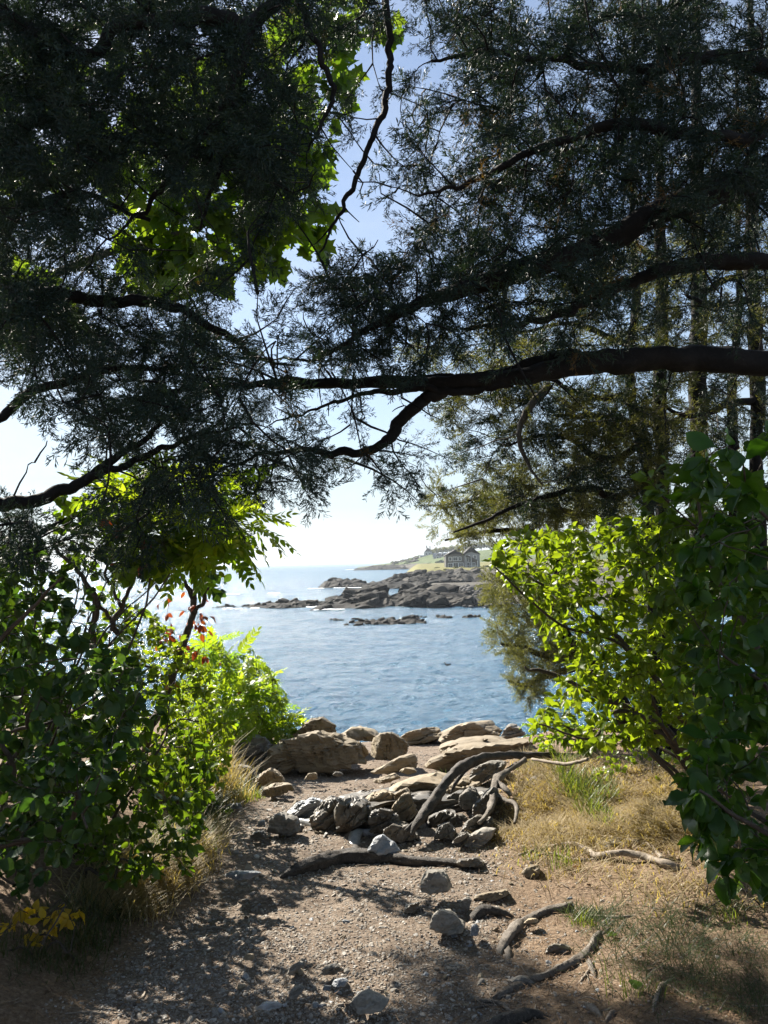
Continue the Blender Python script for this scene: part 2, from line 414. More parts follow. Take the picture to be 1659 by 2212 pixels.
def meadow_mat(name, a, b, sc):
    m, t, o = mat_new(name); k = NT(t); g = k.n('ShaderNodeNewGeometry'); pos = g.outputs['Position']
    n1 = k.noise(pos, sc, 6, .7); n2 = k.noise(pos, sc * .2, 4, .6)
    at = k.n('ShaderNodeAttribute', attribute_name='tint')           # 1 = bare ledge
    c = k.mix(k.ramp(n1, [(.3, (0, 0, 0)), (.7, (1, 1, 1))]), a, b)
    rk = k.ramp(n1, [(.3, (.035, .032, .028)), (.7, (.13, .12, .10))])
    w = k.math('ADD', at.outputs['Fac'], k.math('MULTIPLY', k.math('SUBTRACT', n2, .5), .8))
    c = k.mix(k.ramp(w, [(.4, (0, 0, 0)), (.6, (1, 1, 1))]), c, rk)
    finish(k, o, c, .9, k.bump(n1, 1, .6 / sc * .3), .15); return m
M['meadow'] = meadow_mat('coast_meadow', (.10, .105, .035), (.21, .19, .075), .5)
M['hill'] = meadow_mat('headland_scrub', (.045, .075, .025), (.11, .135, .05), .12)

# ------------------------------------------------------------------ ground
_gy = np.array([-8, -5, 0, 2.55, 5, 6.5, 8.5, 10.5, 11.8, 12.8, 14, 17, 22, 30])
_gz = np.array([-1.35, -1.4, -1.5, -1.55, -1.75, -2.0, -2.3, -2.55, -2.7, -3.6, -5.0, -9.0, -11, -12.5])
def ground_z(x, y):
    x = np.asarray(x, float); y = np.asarray(y, float)
    yy = y - 0.0 * x
    z = np.interp(yy, _gy, _gz) + 9.0
    z = z + .24 * sstep(.45, 1.9, x) * sstep(2.4, 5.0, y) * (1 - sstep(8.5, 12, y)) + .10 * np.clip(x - 1.9, 0, 6)
    z = z + .30 * sstep(1.05, 2.1, -x) * (1 - .3 * sstep(8, 11, y)) + .14 * np.clip(-x - 2.1, 0, 6)
    z = z + .10 * sstep(.1, .6, x) * sstep(5.0, 5.6, y) * (1 - sstep(7.5, 9, y))
    sh = np.shape(z); p = np.stack([x.ravel(), y.ravel(), 0 * x.ravel()], -1) if x.ndim else np.array([[float(x), float(y), 0.0]])
    nn = (.035 * fbm(p * 1.1, 3, 3) + .012 * fbm(p * 6, 4, 2))
    return z + nn.reshape(sh)
def G(px, py):
    """where the line of sight through a point of the picture meets the ground"""
    d = ray(px, py); s = 1.5; k_ = 1 / max(-d[2] - .06, .09)
    for i in range(14):
        P = EYE + d * s; e = P[2] - float(ground_z(P[0], P[1])); s += e * k_ * .9
        if abs(e) < 3e-4: break
    P = EYE + d * s; P[2] = float(ground_z(P[0], P[1])); return P

xs = np.concatenate([np.linspace(-16, -3, 60)[:-1], np.linspace(-3, 3, 160), np.linspace(3, 16, 60)[1:]])
ys = np.concatenate([np.linspace(-9, 1.8, 45)[:-1], np.linspace(1.8, 9, 210), np.linspace(9, 30, 120)[1:]])
X, Yg = np.meshgrid(xs, ys); Z = ground_z(X, Yg)
nx, ny = len(xs), len(ys)
i = np.arange(ny - 1)[:, None] * nx; j = np.arange(nx - 1)[None, :]
Fq = np.stack([i + j, i + j + 1, i + nx + j + 1, i + nx + j], -1).reshape(-1, 4)
straw = sstep(.15, .75, X - .12 * (Yg - 3)) * sstep(1.5, 3.2, Yg + X) + sstep(.95, 1.25, -X)
mb = MB(); mb.add(np.stack([X, Yg, Z], -1).reshape(-1, 3), Fq, np.clip(straw, 0, 1).ravel())
tag(mb.build('ground', M['ground']), kind='structure')

# ------------------------------------------------------------------ sea
dep = np.concatenate([1.0 / np.linspace(1 / 30.0, 1 / 420.0, 380), np.geomspace(440, 12000, 40)])
ang = np.linspace(-1.0, 1.0, 400)
D_, A_ = np.meshgrid(dep, ang, indexing='ij'); X = D_ * A_ * .95; Yw = D_
wr = np.random.default_rng(5); Zw = np.zeros_like(X); dY = np.gradient(dep)[:, None]
for q in range(58):
    lam = .45 * 1.068 ** q * wr.uniform(.9, 1.1); th = R(-105) + wr.normal(0, .7); a = .0125 * lam ** .5
    kk = 2 * math.pi / lam
    fade = np.clip(lam / (1.9 * np.maximum(dY * abs(math.sin(th)), D_ * .0048 * abs(math.cos(th)))) - 1, 0, 1)
    ph = kk * (X * math.cos(th) + Yw * math.sin(th)) + wr.uniform(0, 6.28)
    Zw += a * fade * ((1 - np.abs(np.sin(ph / 2))) * 1.6 - .58)
nx, ny = len(ang), len(dep)
i = np.arange(ny - 1)[:, None] * nx; j = np.arange(nx - 1)[None, :]
Fq = np.stack([i + j, i + j + 1, i + nx + j + 1, i + nx + j], -1).reshape(-1, 4)
mb = MB(); mb.add(np.stack([X, Yw, Zw], -1).reshape(-1, 3), Fq)
tag(mb.build('sea', M['water']), kind='structure')

# ------------------------------------------------------------------ far coast
def terrain_strip(name, mat, x0, x1, y0, y1, nxx, nyy, hfun, kind='structure'):
    X, Yt = np.meshgrid(np.linspace(x0, x1, nxx), np.linspace(y0, y1, nyy)); Z, T = hfun(X, Yt)
    i = np.arange(nyy - 1)[:, None] * nxx; j = np.arange(nxx - 1)[None, :]
    F = np.stack([i + j, i + j + 1, i + nxx + j + 1, i + nxx + j], -1).reshape(-1, 4)
    m = MB(); m.add(np.stack([X, Yt, Z], -1).reshape(-1, 3), F, np.clip(T, 0, 1).ravel())
    return tag(m.build(name, mat), kind=kind)
def n2(X, Y, s, seed, o=4): return fbm(np.stack([X.ravel() * s, Y.ravel() * s, 0 * X.ravel()], -1), seed, o).reshape(X.shape)
def hill_h(X, Y):
    u = (X / Y) * FPX + 829.5                                       # bearing
    prof = np.interp(u, [700, 765, 830, 880, 913, 960, 1010, 1100, 1300, 1700], [-3, -.5, 3.5, 9, 13, 15.5, 17, 19, 24, 28])
    front = np.interp(u, [700, 765, 830, 900, 1000, 1300], [960, 915, 840, 775, 700, 640])
    t = (Y - front)
    rise = sstep(-6, 190, t)
    z = np.minimum(prof, -1.5 + 4.2 * sstep(-4, 14, t) + .02 * np.clip(t, 0, 60) + prof * rise) * (1 - .0 * t)
    z = np.where(t < -6, -2, z) + n2(X, Y, .035, 8) * 1.4 * sstep(-5, 20, t) - 1.2 * (u < 770)
    bare = 1 - sstep(20, 60, t + n2(X, Y, .02, 9) * 30)
    return z, bare
terrain_strip('headland_terrain', M['hill'], -70, 700, 640, 1350, 240, 150, hill_h)
def lawn_h(X, Y):
    u = (X / Y) * FPX + 829.5
    front = np.interp(u, [800, 870, 930, 1040, 1200, 1700], [330, 292, 268, 255, 235, 225])
    t = Y - front
    z = -1.5 + 3.2 * sstep(-8, 26, t) + 3.4 * sstep(22, 70, t) + .004 * np.clip(t - 70, 0, 400) - 7 * sstep(930, 840, u) * sstep(70, 40, t) - 9 * sstep(905, 860, u)
    z = z + n2(X, Y, .09, 21, 5) * 1.0 * sstep(-8, 10, t) * (1 - .75 * sstep(60, 80, t))
    bare = 1 - sstep(48, 66, t + n2(X, Y, .06, 3) * 14)
    return z, bare
terrain_strip('coast_terrain', M['meadow'], -10, 260, 215, 640, 260, 240, lawn_h)

def reef(name, label, Y0, tops, base_y, depth, seed, mat='rock_far', nb=None, jag=1.0, subs=4, group=None, cat='rock ledge', depth_var=1.0, parent_blocks=True):
    """a sea ledge: a chain of tilted bedded blocks, joined under water; tops = [(picture x, height in m)] at distance Y0"""
    r = np.random.default_rng(seed)
    px = np.array([a for a, b in tops], float); hz = np.array([b for a, b in tops], float)
    X0 = (px - 829.5) / FPX * Y0
    root = empty(name, ((X0[0] + X0[-1]) / 2, Y0 + depth / 2, 0), label, cat, group)
    loc = np.array(root.location)
    L = X0[-1] - X0[0]
    nb = nb or max(3, int(L / max(1.5, hz.max() * 1.5)) * 3)
    # the body under the slabs
    Xb, Yb = np.meshgrid(np.linspace(X0[0], X0[-1], 60), np.linspace(Y0 - 1, Y0 + depth, 26))
    env = np.interp(Xb, X0, hz); t = (Yb - Y0) / max(depth, .1)
    Zb = env * (.30 + .5 * np.clip(t, 0, 1)) * sstep(-.15, .22, t) * (1 - sstep(.8, 1.0, t) * .8)
    Zb = Zb + n2(Xb, Yb, 1.1 / max(1, hz.max()), seed, 5) * env * .22 - .25
    i = np.arange(25)[:, None] * 60; j = np.arange(59)[None, :]
    Fb = np.stack([i + j, i + j + 1, i + 60 + j + 1, i + 60 + j], -1).reshape(-1, 4)
    m = MB(); m.add(np.stack([Xb, Yb, Zb], -1).reshape(-1, 3) - loc, Fb); m.build('rock_body', M[mat], root, False)
    dip = seed % 3 * .06
    for b in range(nb):
        f = (b + .5) / nb; x = X0[0] + L * f + r.uniform(-.03, .03) * L; x = min(max(x, X0[0]), X0[-1])
        hm = np.interp(x, X0, hz)
        d = r.uniform(0, 1) ** 1.1 * depth
        top = hm * r.uniform(.55, 1.05) * (.5 + .5 * min(1, d / depth * 1.6))
        th = max(.25, hm * r.uniform(.22, .5)); w = max(.6, hm * r.uniform(.7, 1.9)); dp = w * r.uniform(.5, 1.0)
        if L < 6: w = min(w, L * .5); dp = min(dp, 1.2)
        tilt = r.uniform(.12, .5) * jag * (1 if r.random() < .8 else -1); yaw = r.uniform(-.5, .5)
        pts = []
        for sx in (-1, 1):
            for sy in (-1, 1):
                for sz in (-1, 1):
                    k_ = r.uniform(.6, 1.0)
                    pts.append((sx * w * k_, sy * dp * r.uniform(.6, 1), sz * th * r.uniform(.55, 1)))
        for q in range(3): pts.append((r.uniform(-1, 1) * w, r.uniform(-1, 1) * dp, th * r.uniform(.6, 1.3)))
        Rm = np.array((Matrix.Rotation(yaw, 3, 'Z') @ Matrix.Rotation(-tilt, 3, 'Y') @ Matrix.Rotation(r.uniform(-.1, .35), 3, 'X')))
        P = np.array(pts) * .62 @ Rm.T; P = P - [0, 0, P[:, 2].max()] + [x, Y0 + d, top]
        low = P.copy(); low[:, 2] -= hm * .5; P = np.vstack([P, low[:8]])
        V, F = rock_shape(P, subs, 26, .09, 2.4, (-.35, .3, .88), max(.16, th * .3), .10, seed * 50 + b, .04)
        m = MB(); m.add(V - loc, F); m.build('rock_block', M[mat if r.random() < .8 else ('rock_far_pale' if mat == 'rock_far' else mat)], root, False)
    return root
reef('low_reef', 'low flat brown reef lying alone in the bay before the larger ledges', 111, [(742, .25), (775, .75), (820, .9), (850, .8), (885, 1.15), (905, .9), (914, .3)], 0, 5, 3, nb=22, subs=3)
reef('sea_rock', 'small dark wet rock awash left of the low flat reef', 119, [(703, .2), (718, .65), (736, .2)], 0, 2, 4, nb=4, subs=3)
reef('sea_rock', 'thin sliver of rock just showing behind the low flat reef', 121, [(752, .15), (765, .3), (780, .15)], 0, 2, 5, nb=3, subs=3)
reef('sea_rock', 'dark rounded rock awash just behind the low reef, near its right end', 122, [(868, .2), (885, .75), (905, .4), (915, .2)], 0, 2, 6, nb=5, subs=3)
reef('sea_rock', 'small rock awash between the low reef and the cobble beach', 121, [(938, .2), (952, .7), (972, .2)], 0, 2, 7, nb=4, subs=3)
reef('sea_rock', 'low rock awash at the foot of the cobble beach', 119, [(995, .2), (1012, .75), (1035, .35)], 0, 2, 8, nb=4, subs=3)
reef('sea_rock', 'long thin dark reef tailing away to open water on the left of the bay', 158, [(500, .4), (540, .9), (580, 1.5), (620, 1.9), (660, 1.8), (690, 1.1)], 0, 7, 9, nb=26, subs=3)
reef('sea_rock', 'small brown rock off the seaward tip of the long thin reef', 160, [(452, .3), (478, .9), (505, .6)], 0, 3, 10, nb=6, subs=3)
reef('rock_ledge', 'big dark jagged ledge rising in the middle of the bay', 148, [(664, .4), (700, 1.9), (740, 2.5), (768, 2.6), (776, 4.2), (800, 4.3), (822, 3.0), (835, 2.0), (862, 2.0), (872, 4.0), (900, 4.6), (945, 4.4), (985, 3.6), (1030, 2.4), (1060, 2)], 0, 24, 11, nb=110)
reef('rock_ledge', 'flat topped dark ledge far out, set apart behind the middle ledge', 272, [(684, 1.2), (695, 3.0), (720, 3.8), (755, 3.2), (775, 2.2), (800, 1.6)], 0, 14, 12, nb=26, subs=3)
reef('rock_ledge', 'broad grey ledge of broken slabs below the shingle house', 252, [(790, 1.4), (830, 3.2), (870, 4.6), (910, 5.8), (950, 6.2), (1000, 6.2), (1050, 6.2)], 0, 48, 13, nb=80, mat='rock_far')
reef('rock_ledge', 'bare rock point at the tip of the distant green headland', 800, [(760, 2), (800, 5), (850, 7), (900, 7), (960, 6)], 0, 60, 14, nb=40, subs=3)

# cobble beach: one tone of rounded boulders, each its own stone
cob = []
for s_ in range(6):
    r = np.random.default_rng(90 + s_)
    pts = r.normal(size=(14, 3)); pts /= np.linalg.norm(pts, axis=1)[:, None]; pts *= np.array([1, .8, .6])
    V, F = rock_shape(pts, 2, 8, .06, 2, seed=s_); m = MB(); m.add(V, F); cob.append(m.mesh('boulder', M['cobble']))
r = np.random.default_rng(77)
def beach_h(X, Y):
    t = Y - (133 + .0 * X)
    z = -.6 + 2.6 * sstep(-2, 50, t) - 3 * sstep(14.5, 9.0, X)
    return z, np.ones_like(X)
terrain_strip('cobble_beach', M['meadow'], 6, 90, 128, 235, 60, 60, beach_h)
cnt = 0; smb = MB()
for q in range(1500):
    u = r.uniform(930, 1100); Yb = 133 + r.random() ** 1.4 * 62
    if u < 975 and Yb < 133 + (975 - u) * .5: continue
    x = (u - 829.5) / FPX * Yb; s = r.uniform(.35, .95) * (1.15 if r.random() < .15 else .8)
    z = float(beach_h(np.array([[x]]), np.array([[Yb]]))[0][0, 0]) + .25 * s
    if z < .05: continue
    rot = (r.uniform(-.4, .4), r.uniform(-.4, .4), r.uniform(0, 6.28))
    if cnt < 290 and u < 1060 and Yb < 176:
        o = bpy.data.objects.new('boulder', cob[cnt % 6]); COL.objects.link(o); o.location = (x, Yb, z); o.scale = (s, s, s); o.rotation_euler = rot
        tag(o, 'grey sea-worn boulder lying among many on the cobble beach', 'boulder', 'boulders of the cobble beach'); cnt += 1
    else:
        V, F = ico(2); Rm = np.array(Matrix.Rotation(rot[2], 3, 'Z')); smb.add((V * np.array([1, .8, .6]) * s * (1 + .12 * vnoise(V * 2 + q)[:, None])) @ Rm.T + np.array([x, Yb, z]), F)
tag(smb.build('cobbles', M['cobble']), 'mass of grey cobbles on the upper beach', 'cobbles', kind='stuff')

# surf: thin broken sheets of foam
def foam(name, Y, px0, px1, wid, seed, n=60):
    r = np.random.default_rng(seed); m = MB()
    for q in range(n * 3):
        f = r.random(); u = px0 + (px1 - px0) * f; y = Y + r.normal(0, wid * .3) + wid * .5 * math.sin(f * 9 + seed); x = (u - 829.5) / FPX * y
        a = r.uniform(.25, .8) * Y / 170; b = a * r.uniform(.3, .7)
        if vnoise(np.array([[f * 9, seed, 0]]))[0] < -.35: continue
        th = np.linspace(0, 6.283, 8)[:-1]; k_ = r.uniform(.5, 1.1, 7)
        ring = np.stack([x + np.cos(th) * a * k_, y + np.sin(th) * b * k_, np.full(7, .04 + .06 * r.random())], -1)
        V = np.vstack([ring, [[x, y, .12 + .12 * r.random()]]]); F = np.array([[t_, (t_ + 1) % 7, 7] for t_ in range(7)])
        m.add(V, F)
    return tag(m.build(name, M['foam']), 'white foam of a small wave breaking in the bay', 'foam', kind='stuff')
foam('breaking_wave_foam', 232, 488, 615, 2.2, 1, 120)
foam('shore_foam', 156, 660, 690, 2, 2, 20)
foam('shore_foam', 146.5, 672, 740, .9, 3, 26)
foam('shore_foam', 268, 665, 790, 1.5, 4, 40)
foam('shore_foam', 157, 455, 560, 1.2, 5, 30)
foam('shore_foam', 905, 745, 790, 6, 6, 16)

# ------------------------------------------------------------------ houses on the coast
def box(m, x0, x1, y0, y1, z0, z1, tint=0):
    V = [(x, y, z) for z in (z0, z1) for y in (y0, y1) for x in (x0, x1)]
    F = [(0, 2, 3, 1), (4, 5, 7, 6), (0, 1, 5, 4), (2, 6, 7, 3), (0, 4, 6, 2), (1, 3, 7, 5)]
    m.add(V, F, tint)
def prism(m, prof, y0, y1):
    """profile in x,z swept along y"""
    n = len(prof); V = [(x, y0, z) for x, z in prof] + [(x, y1, z) for x, z in prof]
    m.add(V, [(i_, (i_ + 1) % n, n + (i_ + 1) % n, n + i_) for i_ in range(n)])
    for b_ in (0, n):
        c = np.mean([V[b_ + q] for q in range(n)], 0)
        m.add([V[b_ + q] for q in range(n)] + [tuple(c)], [(q, (q + 1) % n, n) if b_ else ((q + 1) % n, q, n) for q in range(n)])
def shingle_mat(name, a, b):
    m, t, o = mat_new(name); k = NT(t); g = k.n('ShaderNodeTexCoord')
    mp = k.n('ShaderNodeMapping'); k.l(g.outputs['Object'], mp.inputs[0]); mp.inputs['Scale'].default_value = (3, 3, 7)
    n1 = k.noise(mp.outputs[0], 1.2, 4, .7); c = k.ramp(n1, [(.3, a), (.7, b)])
    finish(k, o, c, .85, k.bump(n1, .5, .03), .2); return m
M['shingle'] = shingle_mat('weathered_shingle', (.075, .068, .060), (.15, .138, .12))
M['shingle_pale'] = shingle_mat('pale_siding', (.42, .42, .42), (.55, .55, .54))
M['siding_grey'] = shingle_mat('grey_siding', (.20, .21, .22), (.30, .31, .32))
M['roof'] = shingle_mat('roof_shingle', (.055, .052, .052), (.11, .105, .10))
M['roof_grey'] = shingle_mat('grey_roof', (.17, .175, .185), (.26, .265, .275))
M['trim'] = simple('white_trim', (.72, .72, .70), .6)
mg, tg, og = mat_new('window_glass'); kg = NT(tg); bgl = finish(kg, og, (.02, .026, .03), .08, None, .6); M['glass'] = mg

def window(root, x, z, w, h, y, nx_=1, nz_=1, name='window'):
    m = MB(); t = .2
    box(m, x - w / 2 - t, x + w / 2 + t, y - .09, y + .02, z + h, z + h + t); box(m, x - w / 2 - t, x + w / 2 + t, y - .11, y + .02, z - t, z)
    box(m, x - w / 2 - t, x - w / 2, y - .09, y + .02, z, z + h); box(m, x + w / 2, x + w / 2 + t, y - .09, y + .02, z, z + h)
    f = m.build(name, M['trim'], root, False)
    for i_ in range(nx_):
        for j_ in range(nz_):
            a = x - w / 2 + w / nx_ * i_; c = z + h / nz_ * j_; p = MB()
            box(p, a + .03, a + w / nx_ - .03, y - .03, y - .01, c + .03, c + h / nz_ - .03); p.build('pane', M['glass'], f, False)
    m = MB()
    for i_ in range(1, nx_): box(m, x - w / 2 + w / nx_ * i_ - .035, x - w / 2 + w / nx_ * i_ + .035, y - .07, y - .035, z, z + h)
    for j_ in range(1, nz_): box(m, x - w / 2, x + w / 2, y - .062, y - .032, z + h / nz_ * j_ - .025, z + h / nz_ * j_ + .025)
    if m.v: m.build('glazing_bar', M['trim'], f, False)
    return f
def gable_roof(root, x0, x1, y0, y1, z, rise, mat, over=.35, along='y'):
    m = MB(); th = .22
    if along == 'y':
        c = (x0 + x1) / 2; sl_ = rise / ((x1 - x0) / 2); e = over
        prism(m, [(x0 - e, z - e * sl_), (c, z + rise), (x1 + e, z - e * sl_), (x1 + e, z - e * sl_ + th), (c, z + rise + th), (x0 - e, z - e * sl_ + th)], y0 - e, y1 + e)
    else:
        c = (y0 + y1) / 2; sl_ = rise / ((y1 - y0) / 2); e = over; mm = MB()
        prism(mm, [(y0 - e, z - e * sl_), (c, z + rise), (y1 + e, z - e * sl_), (y1 + e, z - e * sl_ + th), (c, z + rise + th), (y0 - e, z - e * sl_ + th)], x0 - e, x1 + e)
        for V, in zip(mm.v): m.v.append(V[:, [1, 0, 2]]); m.tint.append(np.zeros(len(V)))
        m.t = mm.t; m.q = mm.q; m.n = mm.n
    return m.build('roof', mat, root, False)

# the dark shingle house: gable end to the water, white trimmed windows in two rows
b0 = W(984, 1226, 352); hx, hz0 = b0[0], b0[2]
house = empty('shingle_house', (hx, 352, hz0), 'dark brown shingled two storey house with white framed windows above the rocky shore', 'house')
m = MB(); prism(m, [(-4.4, -1.2), (4.4, -1.2), (4.4, 5.5), (0, 7.9), (-4.4, 5.5)], 0, 9); m.build('wall', M['shingle'], house, False)
rf = gable_roof(house, -4.4, 4.4, 0, 9, 5.55, 2.42, M['roof'])
m = MB(); box(m, 1.6, 2.5, 4, 4.9, 6.4, 9.4); m.build('chimney', M['rock_far_pale'], rf, False)
window(house, -2.35, 3.2, .95, 1.5, 0, 1, 2); window(house, 0, 3.2, 1.9, 1.5, 0, 2, 2); window(house, 2.1, 3.2, .95, 1.5, 0, 1, 2)
window(house, -2.3, .25, 1.9, 1.7, 0, 2, 2); window(house, 2.5, .25, 1.9, 1.7, 0, 2, 2)
dr = window(house, .15, 0, 2.0, 2.1, 0, 2, 1, 'glazed_door')
m = MB()
for x in (-4.46, 4.32): box(m, x, x + .14, -.06, .0, -1.2, 5.3)
m.build('corner_board', M['trim'], house, False)
# the lower wing with a porch on the right
m = MB(); prism(m, [(4.4, -1.2), (10.2, -1.2), (10.2, 3.2), (4.4, 6.2)], 2.6, 8.6); m.build('side_wing', M['shingle'], house, False)
m = MB(); prism(m, [(4.2, 6.45), (4.2, 6.22), (10.9, 2.75), (10.9, 2.98)], 1.2, 9.0); m.build('wing_roof', M['roof_grey'], house, False)
window(house, 5.9, 2.9, 1.0, 1.3, 2.6, 1, 2); window(house, 8.6, .3, 1.2, 1.6, 2.6, 2, 2)
window(house, 6.2, 0, 1.1, 2.1, 2.6, 1, 1, 'porch_door')
for x in (5.0, 7.4, 10.3):
    m = MB(); box(m, x - .13, x + .13, 1.3, 1.56, -1.2, 6.0 - (x - 4.4) * .5); m.build('porch_post', M['trim'], house, False)
m = MB(); box(m, 4.5, 10.6, 1.32, 1.5, .75, .85); m.build('porch_rail', M['trim'], house, False)
for q in range(14):
    m = MB(); x = 4.7 + q * .43; box(m, x, x + .06, 1.36, 1.44, -.2, .75); m.build('baluster', M['trim'], house, False)

b1 = W(1019, 1222, 372)
house2 = empty('grey_house', (b1[0], 372, b1[2]), 'slate grey gabled house partly hidden by branches right behind the shingle house', 'house')
m = MB(); prism(m, [(-4, -2), (4, -2), (4, 5.6), (0, 9), (-4, 5.6)], 0, 8); m.build('wall', M['siding_grey'], house2, False)
gable_roof(house2, -4, 4, 0, 8, 5.65, 3.42, M['roof'])
window(house2, -1.6, 3.4, 1.1, 1.5, 0, 1, 2); window(house2, 1.6, 3.4, 1.1, 1.5, 0, 1, 2); window(house2, -1.6, .4, 1.1, 1.7, 0, 1, 2); window(house2, 1.6, .4, 1.1, 1.7, 0, 1, 2)

b2 = W(923, 1204, 880); 
white = empty('white_house', (b2[0], 880, b2[2]), 'white house with a grey gabled roof and porch on the crest of the far headland', 'house')
m = MB(); prism(m, [(-3.4, -4), (5.5, -4), (5.5, 6), (1.0, 11), (-3.4, 6)], 0, 10); m.build('wall', M['shingle_pale'], white, False)
gable_roof(white, -3.4, 5.5, 0, 10, 6.05, 5, M['roof_grey'])
m = MB(); box(m, -8.5, -3.4, -1, 8, -4, 2.6); m.build('porch', M['shingle_pale'], white, False)
m = MB(); prism(m, [(-9, 2.6), (-3.4, 4.6), (-3.4, 4.9), (-9, 2.9)], -1.5, 8.5); m.build('porch_roof', M['roof_grey'], white, False)
window(white, -1, 2.8, 1.4, 2, 0, 1, 2); window(white, 3.0, 2.8, 1.4, 2, 0, 1, 2); window(white, 1, 6.3, 1.2, 1.8, 0, 1, 2)
window(white, -7, -.4, 1.5, 1.8, -1, 1, 2); window(white, -4.8, -.4, 1.5, 1.8, -1, 1, 2); window(white, 1, -1.5, 3, 2.4, 0, 2, 1)
m = MB(); box(m, -.6, .4, 5, 6, 10, 13.5); box(m, 3.2, 4.2, 5, 6, 8, 13); m.build('chimney', M['rock_far_pale'], white, False)

b3 = W(951, 1211, 830)
gab = empty('shingled_cottage', (b3[0], 830, b3[2]), 'long grey cottage with white gables and dormers below the white headland house', 'house')
gab.scale = (.82, .82, .82)
m = MB(); box(m, -9, 9, 0, 8, -5, 5.5); m.build('wall', M['siding_grey'], gab, False)
gable_roof(gab, -9, 9, 0, 8, 5.55, 4.2, M['roof_grey'], .4, 'x')
for x in (-3.2, 3.0):
    m = MB(); prism(m, [(x - 2.6, -5), (x + 2.6, -5), (x + 2.6, 5.6), (x, 9.2), (x - 2.6, 5.6)], -1.2, 3); m.build('gable', M['shingle_pale'], gab, False)
    m = MB(); prism(m, [(x - 3, 5.2), (x, 9.4), (x + 3, 5.2), (x + 3, 5.5), (x, 9.75), (x - 3, 5.5)], -1.5, 4); m.build('gable_roof', M['roof_grey'], gab, False)
    window(gab, x, 3.2, 1.8, 2.0, -1.2, 2, 1); window(gab, x, -.6, 2.2, 2.0, -1.2, 2, 1)
for x in (-7.4, 7.2, 0): window(gab, x, .4, 1.4, 1.8, 0, 1, 2)

# trees and scrub on the headland
def far_tree(name, x, y, z, h, w, label, seed, mat, group=None):
    r = np.random.default_rng(seed); root = empty(name, (x, y, z), label, 'tree', group)
    m = MB(); tube(m, [(0, 0, -1), (.1 * w, 0, h * .35), (0, .1, h * .75)], [.05 * h, .035 * h, .012 * h], 6); m.build('trunk', M['bark'], root)
    m = MB()
    for q in range(420):
        d = r.normal(size=3); d /= np.linalg.norm(d); rad = r.random() ** .4
        c = d * rad * np.array([w * .5, w * .5, h * .38]) + [0, 0, h * .62]
        c *= 1 + .15 * vnoise(np.array([c / w * 2.5]), seed)[0]
        s = r.uniform(.25, .6) * w * .16; n = r.normal(size=3); n /= np.linalg.norm(n); t_ = np.cross(n, r.normal(size=3)); t_ /= np.linalg.norm(t_); b_ = np.cross(n, t_)
        m.add([c - t_ * s, c + b_ * s * .8, c + t_ * s, c - b_ * s * .8], [(0, 1, 2, 3)], r.random())
    tag(m.build('crown', M[mat], root), kind='stuff')
def hz_at(f, x, y): return float(f(np.array([[x]]), np.array([[y]]))[0][0, 0])
for q, (u, y, h) in enumerate([(929, 960, 15), (941, 950, 17), (952, 945, 18), (963, 940, 19), (976, 930, 20), (990, 920, 20), (1005, 930, 21), (1020, 920, 21), (1036, 920, 21), (1055, 920, 21), (1080, 920, 22)]):
    x = (u - 829.5) / FPX * y
    far_tree('headland_tree', x, y, hz_at(hill_h, x, y), h * .5, h * .62, 'hazy rounded tree in the row along the headland skyline behind the houses', 300 + q, 'cedar_olive', 'trees on the headland skyline')
r = np.random.default_rng(41)
for q in range(46):
    u = r.uniform(840, 1010); t = r.uniform(45, 170); y = float(np.interp(u, [700, 765, 830, 900, 1000, 1300], [960, 915, 840, 775, 700, 640])) + t
    if 903 < u < 975: y = min(y, 775)
    x = (u - 829.5) / FPX * y; z = hz_at(hill_h, x, y); s = r.uniform(1.5, 3.4)
    m = MB(); V, F = ico(2); V = V * np.array([s * 1.5, s * 1.2, s * .8]); V = V + (V / s) * (fbm(V * .9 + q, q, 3) * s * .3)[:, None]
    m.add(V, F, r.random()); o = m.build('scrub_bush', M['hill'], None, False); o.location = (x, y, z + s * .1)
    tag(o, 'low green scrub bush on the far headland slope', 'bush', 'scrub bushes on the headland')
for q in range(26):
    u = r.uniform(925, 1085); y = r.uniform(318, 348); x = (u - 829.5) / FPX * y; z = hz_at(lawn_h, x, y); s = r.uniform(.35, .9)
    m = MB(); V, F = ico(2); V = V * np.array([s * 1.7, s * 1.2, s * .8]); V = V + (V / s) * (fbm(V * 1.6 + q, q, 3) * s * .35)[:, None]
    m.add(V, F, 0); o = m.build('shore_shrub', M['meadow'], None, False); o.location = (x, y, z + s * .2)
    tag(o, 'small tawny shrub on the grass between the shore rocks and the shingle house', 'bush', 'shrubs on the shore lawn')

# buoys, birds, a sail on the horizon
def buoy(px, py, Y, h, label, mat):
    p = W(px, py, Y); root = empty('buoy', (p[0], Y, 0), label, 'buoy')
    m = MB(); tube(m, [(0, 0, -.3), (0, 0, .28 * h), (0, 0, .32 * h)], [.30 * h, .30 * h, .2 * h], 10); m.build('float', mat, root)
    m = MB(); tube(m, [(0, 0, .3 * h), (0, 0, .8 * h)], [.13 * h, .07 * h], 8); m.build('mast', mat, root)
    m = MB(); tube(m, [(0, 0, .78 * h), (0, 0, .9 * h), (0, 0, h)], [.10 * h, .12 * h, .03 * h], 8); m.build('topmark', mat, root)
M['buoy'] = simple('buoy_paint', (.03, .035, .032), .6)
buoy(562, 1246, 430, 2.6, 'dark buoy in open water left of the ledges', M['buoy'])
buoy(715, 1243, 300, 2.2, 'dark buoy standing just beyond the flat topped ledge', M['buoy'])
M['duck'] = simple('dark_plumage', (.03, .028, .026), .7); M['gull'] = simple('white_plumage', (.7, .7, .7), .7)
